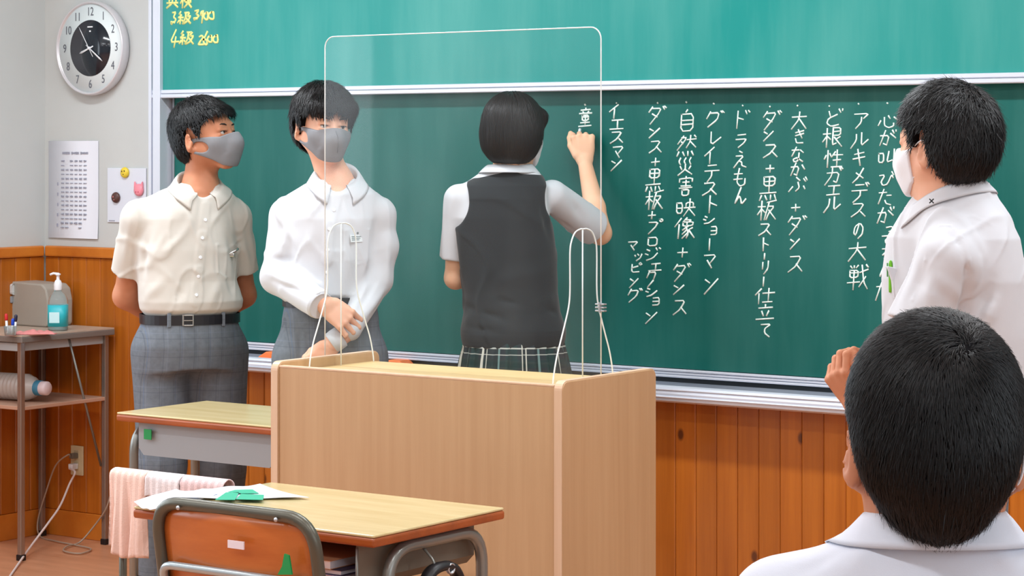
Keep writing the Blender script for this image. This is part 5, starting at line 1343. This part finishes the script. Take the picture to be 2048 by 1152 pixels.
# ------------------------------------------------ girl writing on the board, seen from behind
GL = Person(1020, 7.2, 'person with black bob in dark knitted vest and plaid skirt writing on the blackboard'); J = GL.J
yw = PI-.15; RG = axes(math.radians(148), .05); cG = J(1030, 264); scG = .95
Vs = Sdf()
Vs.loft([(1.438, .010, .0, .066, .052), (1.420, .0, 0, .100, .066), (1.39, -.015, 0, .138, .082), (1.35, -.024, 0, .150, .094), (1.29, -.026, 0, .155, .100), (1.19, -.010, 0, .152, .105), (1.06, .002, 0, .146, .106), (1.00, .006, 0, .150, .110), (.945, .010, 0, .164, .120), (.915, .010, 0, .160, .117), (.895, .010, 0, .155, .113)], .02, -.10)
sR, eR, wR = J(1104, 392, .04), J(1200, 466, .21), J(1169, 322, .32); sL, eL, wL = J(918, 398, .0), J(911, 556, .05), J(962, 566, .27)
GL.folds(Vs, [((930, 610), (1010, 640), .014, -0.0158), ((935, 640), (1100, 598), .016, 0.0180), ((1000, 600), (1110, 625), .012, -0.0158), ((925, 585), (960, 625), .012, 0.0135), ((1040, 650), (1120, 610), .012, 0.0158), ((940, 655), (1000, 665), .012, -0.0090), ((1000, 560), (1100, 540), .02, 0.0090), ((1080, 400), (1100, 480), .014, -0.0090), ((930, 420), (925, 560), .02, 0.0090)])
Vs.wav(.0018, 30, 6); Vs.crease(.004, 18, 7, (.4, .4, 1))
Vs.fn(lambda P: -.0016*np.clip(np.sin((P[:, 2]-.895)*0+1), 0, 1)*(P[:, 2] < .938)*1.0+.0012*(np.abs(P[:, 2]-.9385) < .003), 0, 'add')
Vn = Sdf(); Vn.ops = list(Vs.ops); Vn.lo, Vn.hi = Vs.lo, Vs.hi
nk = J(1020, 345)
Vn.cone(nk+(0, .0, -.012), nk+(0, 0, .12), .054, .060, .005, 's')
for s_, off in ((sR+np.array([.012, .0, -.01]), 1), (sL+np.array([-.012, 0, -.01]), -1)): Vn.ell(s_, (.052, .12, .078), .01, 's')
smesh(Vn, .004, 'vest', M['vest'], GL.root, 'dark grey knitted vest')
Sh = Sdf()
Sh.loft([(1.455, .012, .0, .058, .047), (1.43, .0, 0, .09, .06), (1.385, -.018, 0, .136, .078), (1.29, -.026, 0, .148, .092), (1.10, .0, 0, .124, .084), (.93, .008, 0, .126, .086)], .02, -.10)
hR = J(1186, 455, .185)
hL = J(906, 516, .03); sleeve(Sh, sR, hR, .050, .060); sleeve(Sh, sL, hL, .044, .042)
Sh.cone(nk+(0, .0, -.01), nk+(0, 0, .12), .046, .052, .005, 's')
GL.folds(Sh, [((1112, 380), (1108, 450), .010, -0.0090), ((1125, 400), (1118, 450), .010, 0.0075), ((1130, 460), (1180, 440), .012, 0.0060), ((1140, 400), (1170, 440), .014, -0.0060), ((1118, 440), (1150, 465), .010, -0.0075)])
Sh.wav(.0016, 45, 2); Sh.crease(.0034, 30, 3)
smesh(Sh, .004, 'blouse', M['shirt2'], GL.root, 'white short sleeved blouse under the vest')
collar(GL, J(1014, 334)-np.array([0, -.004, .002]), yw-.1, .056, M['shirt2'], .002, spread=.7, hgt=.026, point=.02, flare=.030, ry=.95, over=Vn)
Bd = Sdf(); Bd.use(HEAD.xf(RG, cG, scG), 0)
Bd.cone(place(np.array([[0, -.022, -.05]]), RG, cG, scG)[0], J(1018, 350, .0), .042, .046, .03); Bd.cone(J(1018, 350, 0), J(1010, 400, .0), .048, .06, .04)
Bd.loft([(1.37, -.015, 0, .10, .06), (1.2, -.01, 0, .12, .08), (.95, .005, 0, .13, .085), (.78, .008, 0, .145, .09)], .03, -.1)
Bd.chain([sR, eR], [.042, .0365], .02); Bd.chain([eR, eR+(wR-eR)*.35, wR], [.0365, .034, .022], .012); Bd.chain([sL, eL, wL], [.038, .033, .022], .015)
Bd.use(hand_field(wL, (.8, .5, .1), (0, -.3, 1), 1, (.5, .6, .3), .88), .01)
hp = [J(968, 780, 0), J(1065, 780, .0)]; kn = [J(975, 960, -.0), J(1060, 960, .0)]; an = [J(978, 1200, .02), J(1058, 1200, .02)]
for h, k, a in zip(hp, kn, an): Bd.chain([h, k, (a[0], a[1], .06)], [.075, .048, .034], .03)
smesh(Bd, .0036, 'body', M['skin3'], GL.root)
hW = hand_field(wR, (-.08, .10, 1), (-.05, -1, .14), -1, None, .98, .04, thumb=(.55, .1), curls=[(1.25, 1.5, .7), (1.3, 1.55, .8), (1.35, 1.6, .8), (1.4, 1.6, .8)])
hW.cone(wR-(wR-eR)/np.linalg.norm(wR-eR)*.03, wR, .0235, .022, .012); smesh(hW, .0021, 'hand', M['skin3'], GL.root, 'right hand closed around a piece of chalk')
ct = J(1160, 261, .376); ch_ = tag(empty('chalk_stick', GL.root.matrix_basis @ Vector(ct), YAW), 'short white chalk piece held against the board by the writing hand', 'chalk')
MB().tube([(-.004, -.012, -.020), (0, .012, .004)], .0048, 10).build('stick', M['white'], ch_)
# pleated skirt
V, Att = [], []; n = 240; zs = [.925, .90, .86, .80, .72, .62, .52]
for side in (0, 1):
    for i in range(n):
        a = 2*PI*i/n
        for z in zs:
            fl = (.925-z); r = 1+fl*.9; pl_ = ((i % 10)/10); pz = (pl_ if pl_ < .85 else (1-pl_)/.15*.85)*.022*min(1, fl/.12+.15)
            rx, ry = (.150*r+pz-side*.003), (.112*r+pz-side*.003); x, y = math.cos(a)*rx, math.sin(a)*ry
            V.append((.012+x*math.cos(-.1)-y*math.sin(-.1), x*math.sin(-.1)+y*math.cos(-.1), z)); Att.append((a/(2*PI)*.86, 0, z))
m_ = len(zs); Q = n*m_; Fc = []
for i in range(n):
    j = (i+1) % n
    for k in range(m_-1): Fc += [(i*m_+k, j*m_+k, j*m_+k+1, i*m_+k+1), (Q+i*m_+k, Q+i*m_+k+1, Q+j*m_+k+1, Q+j*m_+k)]
    Fc += [(i*m_+m_-1, j*m_+m_-1, Q+j*m_+m_-1, Q+i*m_+m_-1), (i*m_, Q+i*m_, Q+j*m_, j*m_)]
M['skirt'] = plaid('skirt_check', (44, 52, 56), [(0, .1075, .10, .28, (30, 62, 60), .6), (2, .095, .2, .25, (30, 60, 58), .5), (0, .1075, .72, .035, (226, 228, 214), .8), (0, .1075, .62, .03, (226, 228, 214), .7), (0, .1075, .30, .05, (150, 190, 186), .5), (2, .095, .60, .045, (216, 220, 210), .7), (2, .095, .80, .03, (216, 220, 210), .55)], vec='plaid_co')
sk = rawmesh('skirt', V, Fc, M['skirt'], GL.root, False); at = sk.data.attributes.new('plaid_co', 'FLOAT_VECTOR', 'POINT'); at.data.foreach_set('vector', np.array(Att, dtype=f32).ravel()); sk['label'] = 'dark plaid pleated skirt'
def bob(S_):
    S_.ell((0, -.020, -.025), (.090, .092, .085), .04); S_.cone((-.05, .06, .05), (.05, .06, .05), .030, .030, .02)
    S_.fn(lambda P: -.108-P[:, 2], .02, 'i')
full, cut = hair_field(.016, zh_bob, bob)
add_hair(GL, RG, cG, scG, full, cut, M['hair'], [dict(n=6500, L=.095, wd=.0013, crown=(0, -.03, .13), seed=21, lift=.0025, segs=7, jit=.06, up=.0, fshort=1, eshort=1)], 'chin length black bob')
add_eyes(GL, RG, cG, scG)
def plain_mask(): 
    m_ = mask_field(False, .0); m_.fn(lambda P: .036-P[:, 1], .003, 'i'); return m_
PM = plain_mask()
smesh(PM.xf(RG, cG, scG), .003, 'face_mask', M['mask_white'], GL.root, 'white mask'); loops(GL, RG, cG, scG, M['mask_white'])
shoes(GL, an, PI)
# ------------------------------------------------ boy 3: standing at right, seen from behind, looking left at the board
B3 = Person(1895, 5.05, 'person with white mask standing at the right, looking at the writing, green pen in pocket'); J = B3.J
R3 = axes(-2.45, .05); c3 = J(1884, 287); sc3 = 1.0; yw = -.75        # torso lateral axis
Sh = Sdf()
Sh.loft([(1.43, .025, .0, .062, .062), (1.40, .020, .0, .085, .072), (1.36, .015, 0, .122, .084), (1.31, .012, 0, .152, .098), (1.22, .014, 0, .166, .110), (1.10, .018, 0, .164, .114), (1.0, .018, 0, .160, .118), (.93, .015, 0, .150, .108)], .02, yw)
sL, eL = J(1896, 520, -.13), J(1822, 700, -.12); wL = J(1716, 812, .02); sR, eR, wR = J(1958, 500, .14), J(1960, 700, .2), J(1850, 800, .22)
hL = J(1836, 652, -.125); hR = J(1960, 640, .18); sleeve(Sh, sL, hL, .056, .066, .03); sleeve(Sh, sR, hR, .052, .058)
Sh.cone(J(1893, 440, -.02), sL, .056, .056, .04); Sh.cone(J(1900, 430, .04), sR, .05, .05, .03)
nk = J(1893, 395)
Sh.cone(nk+(-.012, .0, -.03), nk+(-.012, 0, .12), .050, .060, .006, 's')
B3.folds(Sh, [((1905, 470), (1935, 560), .012, -0.0168), ((1935, 560), (1925, 640), .014, -0.0210), ((1880, 560), (1925, 600), .014, 0.0168), ((1960, 520), (1930, 600), .012, 0.0147), ((1850, 520), (1815, 610), .016, -0.0105), ((1875, 540), (1850, 640), .014, 0.0105), ((1985, 560), (1950, 640), .014, -0.0126), ((1990, 600), (1965, 660), .012, 0.0126), ((1860, 440), (1960, 450), .014, 0.0074), ((1900, 440), (1980, 520), .02, 0.0063)])
Sh.wav(.002, 40, 14); Sh.crease(.0055, 20, 25); Sh.crease(.0034, 34, 28)
base_sh = Sdf(); base_sh.ops = list(Sh.ops); base_sh.lo, base_sh.hi = Sh.lo, Sh.hi
ridge(Sh, B3, [(1866, 468), (1880, 452), (1902, 452), (1924, 474), (1938, 520), (1938, 570)], .0022, .0022); ridge(Sh, B3, [(1870, 470), (1850, 520), (1824, 600), (1812, 650)], .0020, .0018)
ridge(Sh, B3, [(1905, 440), (1945, 432), (1985, 450)], .0022, .0015)
smesh(Sh, .0038, 'shirt', M['shirt3'], B3.root, 'white short sleeved shirt')
collar(B3, J(1893, 390), -2.30, .066, M['shirt3'], .028, spread=.9, hgt=.034, point=.020, flare=.014, over=base_sh)
q, g = B3.hit(base_sh, 1863, 402)
b = MB(); qq = Vector(J(1863, 402, -.115)); 
for s_ in (-1, 1): b.box((-.0065, -.0015, -.0012), (.0065, .001, .0012), 0, 1, Matrix.Translation(qq) @ Matrix.Rotation(.785*s_, 4, 'Y'))
b.build('collar_mark', M['black'], B3.root)
Bd = Sdf(); Bd.use(HEAD.xf(R3, c3, sc3), 0)
Bd.cone(place(np.array([[0, -.026, -.05]]), R3, c3, sc3)[0], nk+(.0, .0, -.01), .052, .056, .03); Bd.cone(nk+(0, 0, -.01), J(1900, 440, .0), .056, .07, .04)
Bd.loft([(1.36, .015, 0, .10, .06), (1.2, .018, 0, .14, .085), (1.0, .018, 0, .12, .085), (.90, .014, 0, .11, .08)], .03, yw)
Bd.chain([sL, eL, wL], [.048, .042, .028], .02); Bd.chain([sR, eR, wR], [.046, .040, .027], .02)
Bd.use(hand_field(wR, (-.9, .2, -.2), (0, -.5, .6), 1, (.5, .6, .3)), .01)
hp = [J(1850, 1010, -.07), J(1935, 1010, .08)]; kn = [J(1845, 1250, -.07), J(1930, 1250, .08)]
an = [np.array([hp[0][0], hp[0][1]+.01, .06]), np.array([hp[1][0], hp[1][1]+.01, .06])]; kn = [np.array([h[0], h[1], .47]) for h in hp]
for h in hp: h[2] = .80
for h, k, a in zip(hp, kn, an): Bd.chain([h, k, a], [.075, .052, .038], .03)
smesh(Bd, .0036, 'body', M['skin2'], B3.root)
h3 = hand_field(J(1714, 812, .02), (-.55, -.05, .85), (-.75, -.55, -.2), 1, None, 1.0, .08, thumb=(.5, .2), curls=[(.7, 1.0, .6), (.8, 1.1, .6), (.9, 1.1, .6), (1.0, 1.1, .6)])
h3.cone(J(1724, 818, .01), J(1712, 810, .02), .027, .024, .012); smesh(h3, .0026, 'hand', M['skin1'], B3.root)
trousers(B3, (.015, .0), hp, kn, an, .160, .116, yw, M['trous'], .96, [])
belt(B3, .015, 0, .935, .152, .112, yw)
pc = J(1785, 552, -.0)
b = MB(); b.prism([(-.018, .022), (.022, .014), (.026, -.05), (-.004, -.05), (-.008, -.01)], pc[1]-.02, pc[1]+.02, 'y', .003)
o = b.build('chest_pocket', M['shirt3'], B3.root); o.location = (pc[0]+.004, 0, pc[2])
t = tag(empty('pocket_pen', B3.root.matrix_basis @ Vector(J(1781, 548, -.0)), YAW), 'bright green pen clipped in the chest pocket of the person at right', 'pen')
MB().lathe([(.0035, -.04), (.0042, -.03), (.0042, .022), (.003, .028), (.001, .030)], 12).build('barrel', mat('pen_green', (110, 190, 30), .35), t)
MB().box((-.008, -.002, -.006), (-.0055, .002, .024), .0005).build('clip', mat('pen_clip', (60, 140, 50), .4), t)
def thick3(S_): S_.ell((0, -.050, .01), (.086, .075, .080), .04)
full, cut = hair_field(.020, zh_boy, thick3)
add_hair(B3, R3, c3, sc3, full, cut, M['hair'], [dict(n=9000, L=.032, wd=.0009, crown=(0.01, -.075, .10), seed=31, lift=.006, jit=.35)], 'thick short black hair')
add_eyes(B3, R3, c3, sc3)
smesh(PM.xf(R3, c3, sc3), .0028, 'face_mask', M['mask_white'], B3.root, 'white mask with thin ear loops'); loops(B3, R3, c3, sc3, M['mask_white'])
shoes(B3, an, -2.4)
# ------------------------------------------------ boy 4: seated in the foreground, seen from behind
B4 = Person(1868, 2.36, 'person seated in the foreground with short black hair and white shirt, seen from behind'); J = B4.J
R4 = axes(PI-.10, .04); c4 = J(1868, 871); sc4 = 1.0; yw = 0
Sh = Sdf(); zz = lambda py: EYE-(py-300)/1970
Sh.loft([(1.125, .0, .0, .068, .062), (1.105, .0, .005, .090, .070), (1.085, -.002, .01, .125, .080), (1.055, -.004, .012, .155, .094), (.99, -.004, .014, .180, .112), (.88, 0, .015, .175, .118), (.75, 0, .01, .168, .12), (.62, 0, .0, .170, .125), (.55, 0, 0, .165, .12)], .02, 0)
sR, eR, wR = J(2168, 1222, .02), J(2290, 1480, .02), J(2150, 1560, .28); sL, eL, wL = J(1568, 1222, .02), J(1455, 1480, .02), J(1600, 1560, .28)
for s_, e_ in ((sL, eL), (sR, eR)):
    Sh.cone(s_, s_+(e_-s_)*.85, .058, .060, .04)
Sh.cone(J(1868, 1030, .02), J(1868, 900, .03), .056, .060, .006, 's')
B4.folds(Sh, [((1700, 1090), (1590, 1150), .010, -0.0045), ((1750, 1080), (1700, 1150), .012, 0.0045), ((1980, 1080), (2040, 1150), .012, 0.0045), ((1600, 1085), (1560, 1140), .010, 0.0045)])
Sh.wav(.0018, 34, 19); Sh.crease(.0040, 24, 31)
base_sh = Sh
smesh(Sh, .004, 'shirt', M['shirt4'], B4.root, 'white short sleeved shirt')
collar(B4, J(1868, 1040, .014), PI, .066, M['shirt4'], .006, spread=.8, hgt=.036, point=.02, flare=.030, back_up=.006, over=base_sh)
Bd = Sdf(); Bd.use(HEAD.xf(R4, c4, sc4), 0)
Bd.cone(place(np.array([[0, -.026, -.05]]), R4, c4, sc4)[0], J(1868, 1060, .015), .052, .057, .03); Bd.cone(J(1868, 1060, .015), J(1868, 1120, .015), .057, .08, .04)
Bd.loft([(1.06, 0, .01, .10, .06), (.95, 0, .014, .14, .085), (.6, 0, 0, .14, .095), (.46, 0, 0, .15, .10)], .03, 0)
Bd.chain([sR, eR, wR], [.046, .041, .027], .02); Bd.chain([sL, eL, wL], [.046, .041, .027], .02)
Bd.use(hand_field(wR, (-.6, .6, -.1), (0, .1, 1), -1, (.3, .4, .3)), .01); Bd.use(hand_field(wL, (.6, .6, -.1), (0, .1, 1), 1, (.3, .4, .3)), .01)
smesh(Bd, .0036, 'body', M['skin1'], B4.root)
T4 = Sdf(); T4.loft([(.60, 0, 0, .150, .112), (.50, 0, 0, .165, .13), (.47, 0, 0, .15, .12)], .02, 0)
for s_ in (-1, 1): T4.chain([(s_*.085, .0, .525), (s_*.11, .42, .515), (s_*.11, .44, .08)], [.085, .068, .058], .03)
smesh(T4, .006, 'trousers', M['trous'], B4.root)
full, cut = hair_field(.014, zh_boy, lambda S_: S_.ell((0, -.058, -.022), (.064, .062, .076), .03), (.073, .094, .082))
for S_ in (full, cut): S_.put(lambda P: .0055*np.clip((-.005-P[:, 2])/.07, 0, 1)*np.clip(np.abs(P[:, 0])/.05, 0, 1), 0, 'add')
sw = lambda p: np.stack([-(p[:, 1]+.07)*0+p[:, 2]*0, p[:, 0]*0, p[:, 0]*0], 1)
def swirl(p):
    q = p-A3((.012, -.085, .080)); r_ = np.sqrt((q*q).sum(1))+1e-5
    s_ = np.clip(1-r_/.09, 0, 1)*.9
    return np.stack([-q[:, 2]/r_*s_, q[:, 0]*0, q[:, 0]/r_*s_], 1)
add_hair(B4, R4, c4, sc4, full, cut, M['hair'], [dict(n=28000, L=.019, wd=.00042, crown=(.012, -.085, .080), seed=41, lift=.0016, jit=.2, flow=swirl), dict(n=2200, L=.024, wd=.0006, crown=(0, -.05, .12), seed=42, lift=.004, jit=.35, keep=lambda P: (P[:, 2] < -.06), up=-.2)], 'short black hair with a crown whorl')
add_eyes(B4, R4, c4, sc4)
smesh(PM.xf(R4, c4, sc4), .003, 'face_mask', M['mask_white'], B4.root, 'white mask'); loops(B4, R4, c4, sc4, M['mask_white'], (1,))
an4 = [(-.11, .44, 0), (.11, .44, 0)]; shoes(B4, an4, PI)
p4 = W(1868, 300, 2.36)
